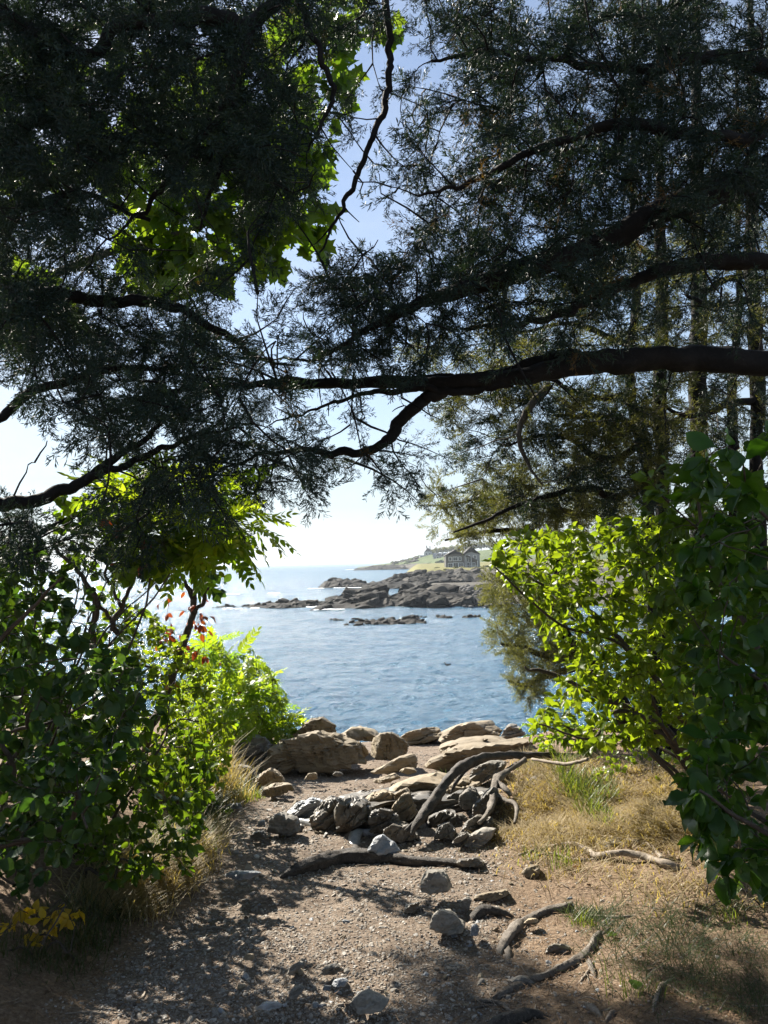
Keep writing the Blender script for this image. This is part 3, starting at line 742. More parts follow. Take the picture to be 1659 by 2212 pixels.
def bird(name, loc, s, rz, label, mat, stand=False):
    root = bpy.data.objects.new(name, None); COL.objects.link(root); root.location = loc; root.rotation_euler = (0, 0, rz); tag(root, label, 'bird')
    m = MB(); up = .12 if stand else 0
    body = crom([(-.34, 0, .10), (-.2, 0, .09), (0, 0, .08), (.16, 0, .11), (.22, 0, .20), (.25, 0, .29), (.32, 0, .30), (.40, 0, .28)], 26)
    rad = crom([(0.012,), (.06,), (.105,), (.085,), (.042,), (.05,), (.03,), (.006,)], 26)[:, 0]
    body[:, 2] += up; tube(m, body * s, np.maximum(rad, .003) * s, 10); m.build('body', mat, root)
    for sy in (-1, 1):
        m = MB(); tube(m, np.array([(.1, sy * .075, .12 + up), (-.1, sy * .10, .12 + up), (-.33, sy * .03, .14 + up)]) * s, np.array([.03, .04, .008]) * s, 6); m.build('wing', M['siding_grey'] if stand else mat, root)
        if stand: m = MB(); tube(m, np.array([(0, sy * .03, 0), (0, sy * .03, .12)]) * s, .008 * s, 4); m.build('leg', M['leaf_orange'], root)
p = W(967, 1441, 66); bird('duck', (p[0], p[1], .02), .85, 3.0, 'small dark duck swimming on the near water', M['duck'])

# ------------------------------------------------------------------ rocks along the path
def rock(name, label, pts, mat, sub=4, group=None, cat='rock', **kw):
    """pts: (picture x, picture y, distance Y) corners of the rock; it fills their hull"""
    kw['k'] = max(kw.get('k', 14), 40); kw.setdefault('chis', 8); kw.setdefault('blk', .20 if name == 'ledge_rock' else .13 if kw.get('samp', 0) else 0)
    P = np.array([W(*p) for p in pts])
    if name == 'rock_slab': P = P.mean(0) + (P - P.mean(0)) * 1.09 - [0, 0, .02]
    if name == 'ledge_rock': P = P.mean(0) + (P - P.mean(0)) * 1.16 - [0, 0, .03]
    V, F = rock_shape(P, min(5, sub + 1) if kw.get('samp', 0) > .12 else sub, **kw)
    base = np.array([P[:, 0].mean(), P[:, 1].mean(), P[:, 2].min()])
    m = MB(); m.add(V, F); o = m.build(name, M[mat], None, kw.get('sub', 4) > 9, origin=base)
    for p in o.data.polygons: p.use_smooth = True
    o.data.set_sharp_from_angle(angle=R(24))
    return tag(o, label, cat, group)
def front_back(front, Y, back, Yb, low=None):
    return [(a, b, Y) for a, b in front] + [(a, b, Yb) for a, b in back]
ST = (-.30, .28, .91)      # bedding of the schist: dips to the left and away
kw = dict(strata=ST, samp=.15, amp=.05, crack=.07)
rock('boulder', 'big brown boulder with a smooth sheer face, largest rock across the end of the path',
     front_back([(545, 1668), (600, 1600), (628, 1592), (690, 1582), (728, 1588), (770, 1600), (800, 1622), (800, 1650), (700, 1672), (600, 1675)], 8.55,
                [(560, 1640), (612, 1592), (700, 1578), (740, 1584), (800, 1612), (810, 1632)], 9.2), 'rock_brown', 5, k=26, seed=1, cat='boulder', nscale=2.2, strata=(.82, .1, .35), samp=.10, amp=.07, crack=.09, blk=.16)
rock('boulder', 'pale topped wedge of rock leaning up behind the big brown boulder', front_back([(600, 1612), (640, 1578), (668, 1552), (704, 1547), (724, 1556), (728, 1588), (690, 1592)], 9.3,
     [(612, 1604), (672, 1550), (708, 1547), (726, 1558), (724, 1600)], 9.9), 'rock_brown', 5, k=30, seed=2, cat='boulder', strata=(.82, .1, .35), samp=.10, amp=.07, crack=.09, blk=.16)
rock('boulder', 'rough dark rock at the left end of the boulder, half under the bushes', front_back([(486, 1655), (500, 1612), (540, 1588), (598, 1596), (590, 1625), (548, 1668)], 8.75,
     [(480, 1640), (500, 1605), (560, 1582), (610, 1598), (600, 1640)], 9.5), 'rock_grey', 5, k=22, seed=3, cat='boulder', strata=ST, samp=.14, amp=.08, crack=.06)
rock('boulder', 'humped brown rock joined to the right end of the big boulder', front_back([(792, 1645), (797, 1606), (818, 1586), (848, 1580), (872, 1594), (887, 1612), (882, 1634), (830, 1646)], 8.7,
     [(800, 1625), (820, 1582), (850, 1578), (884, 1604), (880, 1625)], 9.4), 'rock_brown', 5, k=22, seed=4, cat='boulder', strata=(.82, .1, .35), samp=.10, amp=.07, crack=.09, blk=.16)
rock('boulder', 'dark rounded rock showing behind the gap between boulder and hump', front_back([(728, 1600), (745, 1574), (764, 1568), (800, 1573), (822, 1584), (815, 1606)], 9.8,
     [(735, 1590), (760, 1568), (806, 1573), (820, 1592)], 10.5), 'rock_brown', 4, k=20, seed=5, cat='boulder', strata=(.82, .1, .35), samp=.10, amp=.07, crack=.09, blk=.16)
rock('rock_slab', 'pale slab nearest the hump in the row of slabs at the water edge', front_back([(858, 1604), (862, 1592), (884, 1578), (920, 1570), (950, 1574), (946, 1592), (905, 1612)], 11.0,
     [(870, 1590), (890, 1576), (944, 1569), (950, 1588)], 11.8), 'rock_tan', 5, k=26, seed=6, cat='rock slab', strata=(-.25, .3, .9), samp=.22, amp=.05, slayer=.09)
rock('rock_slab', 'long dark fronted slab at the water edge, right of the pale slab', front_back([(940, 1600), (944, 1584), (985, 1565), (1020, 1557), (1062, 1555), (1086, 1578), (1075, 1590), (990, 1605)], 10.8,
     [(950, 1580), (990, 1562), (1060, 1553), (1084, 1572)], 11.6), 'rock_tan', 5, k=26, seed=7, cat='rock slab', strata=(-.25, .3, .9), samp=.22, amp=.05, slayer=.10)
rock('rock_slab', 'small broken slab at the right end of the water edge row beside the bushes', front_back([(1076, 1592), (1084, 1576), (1102, 1561), (1124, 1566), (1132, 1588), (1110, 1596)], 10.6,
     [(1088, 1574), (1106, 1560), (1130, 1575)], 11.2), 'rock_grey', 4, k=22, seed=8, cat='rock slab', strata=(-.25, .3, .9), samp=.2, amp=.06)
rock('rock_slab', 'broad yellowish layered slab tilting up to the right above the arched root', front_back([(922, 1662), (945, 1632), (975, 1612), (1010, 1606), (1080, 1610), (1140, 1618), (1146, 1606), (1100, 1640), (1000, 1665)], 8.0,
     [(955, 1606), (1000, 1590), (1060, 1584), (1128, 1588), (1148, 1604), (1140, 1625)], 9.3), 'rock_tan', 5, k=26, seed=9, cat='rock slab', strata=(-.22, .32, .92), samp=.22, amp=.045, slayer=.10)
rock('rock', 'smooth pointed rock like a fin lying on the gravel before the yellowish slab', front_back([(776, 1678), (830, 1654), (872, 1630), (896, 1626), (906, 1642), (902, 1660), (850, 1672)], 7.6,
     [(800, 1668), (880, 1627), (903, 1636), (900, 1655)], 8.0), 'rock_tan', 4, k=22, seed=10, strata=ST, samp=.07, amp=.05)
rock('rock', 'small flat wedge of rock in front of the fin shaped rock', front_back([(796, 1692), (826, 1678), (856, 1670), (862, 1680), (830, 1694)], 7.2, [(810, 1684), (856, 1668), (866, 1680)], 7.5), 'rock_tan', 4, k=20, seed=11, strata=ST, samp=.1, amp=.06)
rock('rock', 'little pale rounded stone on the gravel right of the fin shaped rock', front_back([(860, 1668), (874, 1658), (896, 1660), (902, 1668), (880, 1674)], 7.35, [(865, 1662), (890, 1657), (900, 1666)], 7.6), 'rock_tan', 3, k=16, seed=12, amp=.06)
rock('rock_slab', 'long pale ledge of thin layers stepping down to the gravel left of the arched root', front_back([(818, 1716), (850, 1694), (900, 1680), (940, 1690), (952, 1712), (900, 1722), (840, 1724)], 6.1,
     [(850, 1690), (905, 1668), (962, 1658), (1005, 1672), (990, 1692)], 7.2), 'rock_tan', 5, k=26, seed=13, cat='rock slab', strata=(-.22, .30, .92), samp=.26, amp=.05, slayer=.07)
rock('rock_slab', 'pale step of ledge just under the arched root', front_back([(930, 1722), (950, 1700), (1000, 1682), (1030, 1690), (1012, 1712), (970, 1728)], 6.0, [(960, 1690), (1010, 1668), (1040, 1680)], 6.8), 'rock_tan', 4, k=22, seed=14, cat='rock slab', strata=(-.22, .3, .92), samp=.2, amp=.05, slayer=.07)
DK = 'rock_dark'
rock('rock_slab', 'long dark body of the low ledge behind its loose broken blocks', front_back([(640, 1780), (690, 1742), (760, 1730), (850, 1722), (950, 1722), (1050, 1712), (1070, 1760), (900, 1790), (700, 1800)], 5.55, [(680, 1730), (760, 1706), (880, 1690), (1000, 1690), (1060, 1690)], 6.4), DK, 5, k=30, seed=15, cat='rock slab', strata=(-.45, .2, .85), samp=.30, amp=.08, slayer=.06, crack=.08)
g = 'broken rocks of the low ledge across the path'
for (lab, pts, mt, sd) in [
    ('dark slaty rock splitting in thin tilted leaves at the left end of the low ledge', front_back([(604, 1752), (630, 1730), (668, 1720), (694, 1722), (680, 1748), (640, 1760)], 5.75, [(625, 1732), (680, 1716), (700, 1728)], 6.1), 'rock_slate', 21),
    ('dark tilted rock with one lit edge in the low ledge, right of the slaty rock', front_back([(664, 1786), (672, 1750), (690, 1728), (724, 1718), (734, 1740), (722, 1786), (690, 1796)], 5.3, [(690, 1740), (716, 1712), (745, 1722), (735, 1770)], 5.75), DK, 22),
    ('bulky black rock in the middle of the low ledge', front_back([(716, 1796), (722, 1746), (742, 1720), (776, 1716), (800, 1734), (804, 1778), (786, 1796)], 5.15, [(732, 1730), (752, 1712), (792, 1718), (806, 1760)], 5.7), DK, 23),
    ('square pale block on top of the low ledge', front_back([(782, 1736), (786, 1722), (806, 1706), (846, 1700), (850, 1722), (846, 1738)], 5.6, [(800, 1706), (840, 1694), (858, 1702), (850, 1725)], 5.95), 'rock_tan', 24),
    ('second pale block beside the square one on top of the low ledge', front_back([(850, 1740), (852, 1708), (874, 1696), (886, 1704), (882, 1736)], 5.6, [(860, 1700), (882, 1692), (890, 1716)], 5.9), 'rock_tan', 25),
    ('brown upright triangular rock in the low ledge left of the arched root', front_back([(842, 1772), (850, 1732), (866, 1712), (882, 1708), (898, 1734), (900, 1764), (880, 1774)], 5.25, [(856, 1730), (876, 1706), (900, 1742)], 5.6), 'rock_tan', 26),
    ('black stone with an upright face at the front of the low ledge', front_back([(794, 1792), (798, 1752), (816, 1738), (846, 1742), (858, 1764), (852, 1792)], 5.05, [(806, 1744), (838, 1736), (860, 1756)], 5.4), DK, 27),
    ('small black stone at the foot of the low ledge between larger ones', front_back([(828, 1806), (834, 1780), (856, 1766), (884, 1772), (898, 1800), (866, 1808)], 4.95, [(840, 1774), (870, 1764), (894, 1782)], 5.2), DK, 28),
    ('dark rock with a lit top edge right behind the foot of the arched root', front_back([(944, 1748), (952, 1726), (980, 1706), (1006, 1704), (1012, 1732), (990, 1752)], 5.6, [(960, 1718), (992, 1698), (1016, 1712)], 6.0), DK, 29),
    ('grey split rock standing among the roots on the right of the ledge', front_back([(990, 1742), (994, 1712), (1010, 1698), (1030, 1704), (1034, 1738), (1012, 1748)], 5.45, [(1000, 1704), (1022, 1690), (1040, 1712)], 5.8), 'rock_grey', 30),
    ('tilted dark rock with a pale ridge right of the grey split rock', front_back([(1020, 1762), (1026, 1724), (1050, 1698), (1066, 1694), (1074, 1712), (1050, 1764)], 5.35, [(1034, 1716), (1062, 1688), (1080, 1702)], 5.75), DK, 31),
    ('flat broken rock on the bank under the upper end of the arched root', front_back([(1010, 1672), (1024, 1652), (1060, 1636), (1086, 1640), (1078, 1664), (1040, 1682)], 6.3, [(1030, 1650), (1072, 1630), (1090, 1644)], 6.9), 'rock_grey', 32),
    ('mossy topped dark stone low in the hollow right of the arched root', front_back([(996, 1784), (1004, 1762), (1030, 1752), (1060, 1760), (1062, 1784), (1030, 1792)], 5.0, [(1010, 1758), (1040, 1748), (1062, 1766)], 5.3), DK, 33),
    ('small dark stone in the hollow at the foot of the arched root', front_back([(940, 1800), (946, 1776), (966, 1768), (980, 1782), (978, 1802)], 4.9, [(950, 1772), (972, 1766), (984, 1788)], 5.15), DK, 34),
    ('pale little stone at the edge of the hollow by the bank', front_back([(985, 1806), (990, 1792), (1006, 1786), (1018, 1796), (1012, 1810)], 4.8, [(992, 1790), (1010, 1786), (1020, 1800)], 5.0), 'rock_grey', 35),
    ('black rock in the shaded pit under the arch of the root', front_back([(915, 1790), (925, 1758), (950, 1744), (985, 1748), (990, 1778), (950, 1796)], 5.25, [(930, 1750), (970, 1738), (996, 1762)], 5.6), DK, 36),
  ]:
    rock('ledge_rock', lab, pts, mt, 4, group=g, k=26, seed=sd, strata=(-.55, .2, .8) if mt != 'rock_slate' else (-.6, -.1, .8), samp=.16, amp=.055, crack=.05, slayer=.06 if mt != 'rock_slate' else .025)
rs = np.random.default_rng(66)
for q in range(70):
    px = rs.uniform(630, 1075); py = rs.uniform(1735, 1812) - (30 if px > 900 else 0) * rs.random(); c = G(px, py); s_ = rs.uniform(.02, .065)
    pts = rs.uniform(-1, 1, (9, 3)) * np.array([1, .7, .45]) * s_; Rm = np.array(Matrix.Rotation(rs.uniform(0, 6.3), 3, 'Z') @ Matrix.Rotation(rs.uniform(.1, .7), 3, 'Y'))
    V, F = rock_shape(pts @ Rm.T, 3, 40, .07, 2.5, ST, s_ * .3, .12, 700 + q, 0, 4)
    m = MB(); m.add(V, F); o = m.build('ledge_shard', M[('rock_dark', 'rock_grey', 'rock_tan')[q % 3]], None, False); o.location = c + [0, 0, s_ * .3]
    tag(o, 'small broken shard of rock wedged at the foot of the low ledge', 'rock', 'rock shards round the low ledge')
g = 'small rocks along the left edge of the gravel'
for (lab, pts, sd, mt) in [
    ('cracked dark rock under the bushes, nearest the left end of the boulder', front_back([(478, 1694), (486, 1670), (512, 1652), (544, 1658), (548, 1684), (520, 1698)], 7.4, [(492, 1662), (530, 1648), (552, 1666)], 7.9), 41, 'rock_grey'),
    ('rounded brown rock on the gravel edge right of the cracked one', front_back([(548, 1700), (556, 1676), (584, 1662), (612, 1672), (616, 1694), (588, 1708)], 7.1, [(562, 1668), (596, 1660), (618, 1680)], 7.5), 42, 'rock_tan'),
    ('short row of upright stone teeth at the end of the left rocks', front_back([(556, 1720), (564, 1702), (590, 1694), (626, 1690), (636, 1704), (620, 1716), (584, 1726)], 6.7, [(574, 1696), (612, 1688), (634, 1696)], 6.95), 43, 'rock_tan'),
    ('thin grey slab edge lying in the grass verge left of the gravel', front_back([(480, 1744), (494, 1736), (520, 1736), (526, 1748), (500, 1752)], 6.0, [(490, 1736), (518, 1733)], 6.2), 44, 'rock_slate'),
    ('small pointed brown stone alone on the gravel before the big boulder', front_back([(654, 1686), (662, 1674), (678, 1668), (690, 1676), (686, 1686)], 7.5, [(664, 1672), (684, 1669)], 7.7), 45, 'rock_tan'),
    ('little flat stone on the gravel right of the pointed stone', front_back([(716, 1676), (724, 1668), (738, 1668), (742, 1674), (728, 1679)], 7.6, [(724, 1667), (740, 1669)], 7.75), 46, 'rock_grey')]:
    rock('edge_rock', lab, pts, mt, 4, group=g, k=22, seed=sd, strata=(.8, .1, .5), samp=.14, amp=.06, crack=.05, slayer=.05)
for (lab, pts, sd, mt) in [
    ('dark blocky rock standing alone in the middle of the path', front_back([(574, 1806), (580, 1770), (600, 1756), (632, 1762), (650, 1780), (650, 1806), (610, 1816)], 4.95, [(586, 1764), (616, 1752), (648, 1768), (655, 1796)], 5.3), 51, 'rock_grey'),
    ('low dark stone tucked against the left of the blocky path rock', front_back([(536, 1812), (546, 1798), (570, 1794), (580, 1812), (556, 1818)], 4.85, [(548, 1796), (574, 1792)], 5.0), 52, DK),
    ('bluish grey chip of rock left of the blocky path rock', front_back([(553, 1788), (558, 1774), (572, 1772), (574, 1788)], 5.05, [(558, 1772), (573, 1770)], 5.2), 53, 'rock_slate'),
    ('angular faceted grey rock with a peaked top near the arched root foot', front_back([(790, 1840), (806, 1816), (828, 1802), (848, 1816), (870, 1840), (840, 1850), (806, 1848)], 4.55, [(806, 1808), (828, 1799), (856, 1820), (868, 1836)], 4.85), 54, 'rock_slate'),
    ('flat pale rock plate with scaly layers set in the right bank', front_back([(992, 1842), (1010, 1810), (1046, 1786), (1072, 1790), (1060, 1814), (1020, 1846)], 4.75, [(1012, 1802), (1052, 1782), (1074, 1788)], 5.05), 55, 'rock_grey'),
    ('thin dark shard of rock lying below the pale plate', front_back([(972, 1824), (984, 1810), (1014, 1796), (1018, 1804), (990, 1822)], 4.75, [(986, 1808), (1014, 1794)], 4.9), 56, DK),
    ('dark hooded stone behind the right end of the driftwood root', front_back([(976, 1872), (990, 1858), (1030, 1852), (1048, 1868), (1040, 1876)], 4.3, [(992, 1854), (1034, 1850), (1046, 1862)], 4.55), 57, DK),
    ('grey flat rock under the forked dead branch on the bank', front_back([(1270, 1846), (1290, 1822), (1330, 1812), (1400, 1832), (1450, 1866), (1400, 1880), (1310, 1868)], 4.35, [(1290, 1814), (1340, 1808), (1410, 1832), (1446, 1858)], 4.75), 58, 'rock_grey'),
    ('pale wedge shaped rock on the path edge below the forked branch', front_back([(1116, 1896), (1136, 1874), (1160, 1868), (1172, 1884), (1160, 1898)], 4.15, [(1136, 1872), (1162, 1866)], 4.35), 59, 'rock_tan'),
    ('blocky upright stone with a pale flat top on the path', front_back([(902, 1932), (908, 1896), (922, 1880), (962, 1884), (974, 1904), (976, 1930), (940, 1944)], 3.75, [(914, 1880), (960, 1874), (978, 1900)], 3.98), 60, 'rock_grey'),
    ('grey boulder-like stone with a sloping face below the blocky upright stone', front_back([(922, 2016), (930, 1984), (952, 1964), (974, 1968), (1004, 2000), (1000, 2020), (960, 2026)], 3.35, [(940, 1966), (972, 1962), (1006, 1992)], 3.58), 61, 'rock_grey'),
    ('low pale slab lying lengthwise right of the blocky upright stone', front_back([(1012, 1944), (1030, 1932), (1080, 1926), (1100, 1922), (1104, 1934), (1064, 1948)], 3.85, [(1034, 1928), (1098, 1918)], 4.05), 62, 'rock_tan'),
    ('small leaning dark stone between the slab and the blocky stone', front_back([(994, 1966), (998, 1944), (1010, 1936), (1020, 1946), (1014, 1966)], 3.7, [(1000, 1940), (1016, 1938)], 3.8), 63, 'rock_grey'),
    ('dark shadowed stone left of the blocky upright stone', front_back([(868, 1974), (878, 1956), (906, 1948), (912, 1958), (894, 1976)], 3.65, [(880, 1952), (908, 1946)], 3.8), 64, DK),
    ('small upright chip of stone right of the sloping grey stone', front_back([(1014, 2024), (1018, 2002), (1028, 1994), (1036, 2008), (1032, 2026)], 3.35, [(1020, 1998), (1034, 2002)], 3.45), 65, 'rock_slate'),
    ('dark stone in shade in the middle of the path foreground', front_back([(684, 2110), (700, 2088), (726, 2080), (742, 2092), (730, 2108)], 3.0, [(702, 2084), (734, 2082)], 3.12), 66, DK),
    ('pale bluish stone on the shaded path below the dark stone', front_back([(714, 2134), (720, 2120), (744, 2112), (756, 2122), (744, 2134)], 2.85, [(722, 2114), (750, 2112)], 2.95), 67, 'rock_slate'),
    ('flat triangular stone left of the pale bluish stone', front_back([(692, 2140), (700, 2130), (716, 2130), (712, 2142)], 2.83, [(702, 2127), (716, 2128)], 2.9), 68, 'rock_slate'),
    ('long narrow grey stone standing on edge in the left of the shaded path', front_back([(614, 2110), (624, 2090), (650, 2074), (656, 2082), (640, 2108)], 3.02, [(628, 2086), (652, 2072)], 3.12), 69, 'rock_grey'),
    ('pale pointed stone lower left of the bluish stone', front_back([(620, 2160), (630, 2136), (654, 2124), (658, 2136), (640, 2160)], 2.8, [(634, 2130), (656, 2122)], 2.9), 70, 'rock_grey'),
    ('large flat cracked rock sunk flush in the shaded path', front_back([(748, 2190), (760, 2160), (790, 2138), (806, 2158), (852, 2166), (840, 2184), (800, 2194)], 2.72, [(770, 2142), (800, 2134), (846, 2156)], 2.86), 71, 'rock_grey'),
    ('flat stone at the bottom edge of the shaded path', front_back([(550, 2180), (570, 2166), (604, 2166), (612, 2176), (580, 2186)], 2.66, [(572, 2160), (606, 2162)], 2.74), 72, 'rock_slate'),
    ('shadowed rock hump behind the lower root on the right', front_back([(1060, 2150), (1090, 2118), (1140, 2104), (1170, 2112), (1150, 2150), (1100, 2166)], 2.95, [(1094, 2108), (1160, 2098)], 3.2), 73, 'rock_grey'),
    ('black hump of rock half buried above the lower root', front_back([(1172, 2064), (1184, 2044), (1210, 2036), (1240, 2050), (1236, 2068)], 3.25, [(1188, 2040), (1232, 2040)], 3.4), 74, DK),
    ('pale stone by the left bank foot of the driftwood root', front_back([(470, 1896), (500, 1882), (570, 1884), (560, 1900), (500, 1904)], 3.95, [(500, 1880), (566, 1880)], 4.1), 75, 'rock_slate'),
    ('small tan stone on the sunlit gravel left of the grey sloping stone', front_back([(520, 2076), (530, 2062), (548, 2060), (552, 2074)], 3.12, [(532, 2058), (549, 2060)], 3.2), 76, 'rock_tan'),
    ('pale grey stone lying flat in needles on the right bank', front_back([(1128, 1998), (1140, 1986), (1160, 1984), (1166, 1994)], 3.5, [(1142, 1982), (1162, 1983)], 3.6), 77, 'rock_tan'),
    ('weathered stone half sunk in the dry grass at the top of the bank', front_back([(1136, 1694), (1146, 1680), (1172, 1674), (1182, 1684), (1168, 1696)], 5.9, [(1150, 1676), (1176, 1672)], 6.1), 78, 'rock_grey'),
    ('rounded grey stone in the dry grass above the flat branch rock', front_back([(1194, 1812), (1204, 1800), (1222, 1800), (1228, 1812)], 4.75, [(1206, 1797), (1224, 1799)], 4.9), 79, 'rock_grey')]:
    rock('path_stone', lab, pts, mt, 4, cat='stone', k=24, seed=sd, strata=(-.5, .2, .8), samp=.09, amp=.05, crack=.03)

# medium stones trodden into the path
rs = np.random.default_rng(8); sv = []
for q in range(8):
    p = rs.normal(size=(12, 3)); p /= np.linalg.norm(p, axis=1)[:, None]; p *= np.array([1, rs.uniform(.6, .95), rs.uniform(.25, .5)])
    V, F = rock_shape(p, 2, 22, .05, 2.2, seed=q + 60); m = MB(); m.add(V, F)
    sv.append([m.mesh('stone', M[k_], False) for k_ in ('rock_grey', 'rock_tan', 'rock_slate')])
n_ = 0
while n_ < 150:
    py = 1790 + 425 * rs.random() ** .9; px = rs.uniform(240 if py > 2000 else 480, 1320 if py > 1900 else 1000)
    if py < 1950 and px < 500: continue
    P = G(px, py); s = rs.uniform(.008, .026) * (1.5 if rs.random() < .12 else 1)
    o = bpy.data.objects.new('trodden_stone', sv[n_ % 8][rs.integers(3)]); COL.objects.link(o)
    o.location = P + [0, 0, s * .12]; o.scale = (s, s, s); o.rotation_euler = (rs.normal(0, .25), rs.normal(0, .25), rs.uniform(0, 6.28))
    tag(o, 'small angular stone trodden into the gravel of the path', 'stone', 'small stones on the path'); n_ += 1

# ------------------------------------------------------------------ roots and dead wood
def wood(name, label, pts, mat, cat='root', sides=12, lump=.28, extra=(), lift=0.0, group=None, sag=.35):
    """pts: (picture x, y, half width in picture px, Y or None for lying on the ground)"""
    def path(pp):
        A = []
        for p in pp:
            px, py, hw = p[:3]
            if len(p) > 3 and p[3]: P = W(px, py, p[3])
            else:
                P = G(px, py + hw * .6); P = P + np.array([0, 0, hw / FPX * P[1] * (1 - sag) + lift])
            A.append((*P, hw / FPX * P[1]))
        if not (len(pp[0]) > 3 and pp[0][3]): A[0] = (A[0][0], A[0][1], A[0][2] - 2 * A[0][3], A[0][3])
        if not (len(pp[-1]) > 3 and pp[-1][3]): A[-1] = (A[-1][0], A[-1][1], A[-1][2] - 2.4 * A[-1][3], A[-1][3])
        A = crom(A, max(10, len(A) * 15)); return A[:, :3], np.maximum(A[:, 3], .0012)
    P, r_ = path(pts); base = P[len(P) // 2].copy()
    m = MB(); tube(m, P, r_, sides, lump * 1.35, len(label), ridge=.22)
    o = m.build(name, M[mat], None, True, origin=base); tag(o, label, cat, group)
    for e in extra:
        Pe, re = path(e); m = MB(); tube(m, Pe - base, re, max(6, sides - 4), lump, 5); m.build('side_branch' if cat != 'root' else 'side_root', M[mat], o)
    return o
wood('tree_root', 'thick dark root arching over the low ledge and diving to the path', [(1240, 1632, 4, 6.6), (1150, 1631, 6, 6.35), (1090, 1632, 7, 6.1), (1040, 1637, 7, 5.85), (1000, 1655, 7.5, 5.6), (965, 1688, 8, 5.4), (938, 1725, 9, 5.2), (912, 1762, 9.5, 5.02), (894, 1786, 7, 4.9), (889, 1806, 4, 4.86)], 'root_dark', sides=16,
     extra=[[(905, 1772, 7, 4.98), (886, 1786, 5, 4.9), (876, 1794, 3, 4.88)], [(1040, 1640, 6, 5.85), (1010, 1660, 5, 5.7), (985, 1690, 4, 5.6), (975, 1712, 2, 5.6)]])
wood('tree_root', 'pale knotted root zigzagging down the bank right of the arched root', [(1135, 1640, 4, 6.2), (1098, 1664, 5, 5.9), (1072, 1686, 7, 5.6), (1068, 1712, 6, 5.4), (1062, 1738, 6, 5.2), (1050, 1762, 4, 5.05), (1035, 1778, 3, 4.95)], 'root',
     extra=[[(1070, 1716, 5, 5.4), (1092, 1728, 5, 5.3), (1112, 1736, 5, 5.2), (1116, 1756, 4, 5.08), (1112, 1778, 3, 4.98)], [(1074, 1692, 6, 5.55), (1092, 1704, 6, 5.45), (1104, 1718, 4, 5.4)]])
wood('driftwood_log', 'dark twisted root lying across the path like a driftwood log', [(605, 1893, 5), (640, 1884, 9), (690, 1868, 12), (730, 1856, 13), (775, 1853, 13), (830, 1858, 10), (880, 1864, 8), (940, 1866, 7), (985, 1871, 5), (1012, 1877, 3)], 'root_dark', sides=16, lift=.012,
     extra=[[(772, 1852, 8), (768, 1838, 8), (766, 1824, 5)], [(830, 1858, 5), (870, 1856, 4), (905, 1858, 3)]])
wood('worn_root', 'smooth pale worn root crossing the gravel below the low ledge', [(612, 1764, 4), (645, 1773, 8), (680, 1780, 8), (712, 1788, 8), (738, 1790, 6)], 'polished', lump=.1, sag=.7)
wood('worn_root', 'short smooth pale root stub with a flared cut end beside the faceted rock', [(848, 1798, 5), (815, 1800, 7), (785, 1798, 8), (768, 1806, 10), (762, 1822, 14)], 'polished', lump=.1, sag=.6)
wood('dead_branch', 'long forked dead branch lying in the dry grass over a flat rock', [(1120, 1846, 2.5), (1170, 1836, 3.5), (1235, 1828, 5), (1268, 1838, 5.5), (1290, 1852, 6), (1350, 1842, 6, 4.15), (1400, 1858, 6.5), (1440, 1870, 8), (1478, 1869, 8)], 'deadwood', 'branch', 8, .2,
     extra=[[(1442, 1868, 6), (1420, 1842, 5.5, 4.2), (1392, 1822, 5, 4.3), (1350, 1814, 4.5, 4.4), (1300, 1806, 3, 4.5)], [(1290, 1852, 4.5), (1240, 1860, 3.5), (1190, 1846, 2.5), (1150, 1850, 2)]], lift=.008)
wood('tree_root', 'gnarled root on the bare earth, upper one of two on the lower right', [(1238, 1942, 4), (1222, 1958, 6), (1180, 1968, 6), (1140, 1988, 8), (1112, 2008, 9), (1092, 2036, 9), (1072, 2066, 6)], 'root', extra=[[(1094, 2030, 8), (1098, 2060, 7), (1096, 2092, 5)]])
wood('tree_root', 'long root on the bare earth, lower one of two on the lower right', [(1302, 2006, 4), (1288, 2026, 6), (1270, 2056, 7), (1236, 2080, 7), (1190, 2102, 7), (1130, 2124, 6), (1085, 2146, 5), (1050, 2162, 4)], 'root', extra=[[(1268, 2058, 6), (1276, 2086, 6), (1288, 2114, 4)], [(1290, 2024, 4), (1310, 2010, 3), (1322, 1998, 2)]])
wood('tree_root', 'thin forked root end at the bottom of the shaded path', [(1000, 2160, 3), (1040, 2162, 4), (1080, 2168, 4), (1104, 2186, 4), (1130, 2192, 3)], 'root', extra=[[(1004, 2178, 2), (1050, 2172, 3), (1080, 2168, 3)]])
wood('tree_root', 'thick dark root hump cut off by the bottom edge of the picture', [(1040, 2228, 10), (1100, 2205, 13), (1150, 2192, 10), (1190, 2196, 5)], 'root_dark')
wood('tree_root', 'short dark root stub sticking up between the grey stones', [(1012, 1986, 9), (1040, 1974, 9), (1072, 1974, 8), (1108, 1978, 4)], 'root_dark', lift=.01)
wood('tree_root', 'root tip rising from the litter at the bottom right of the path', [(1250, 2160, 4), (1280, 2180, 7), (1310, 2200, 5)], 'root', extra=[[(1305, 2210, 6), (1322, 2190, 6), (1338, 2180, 3)]])
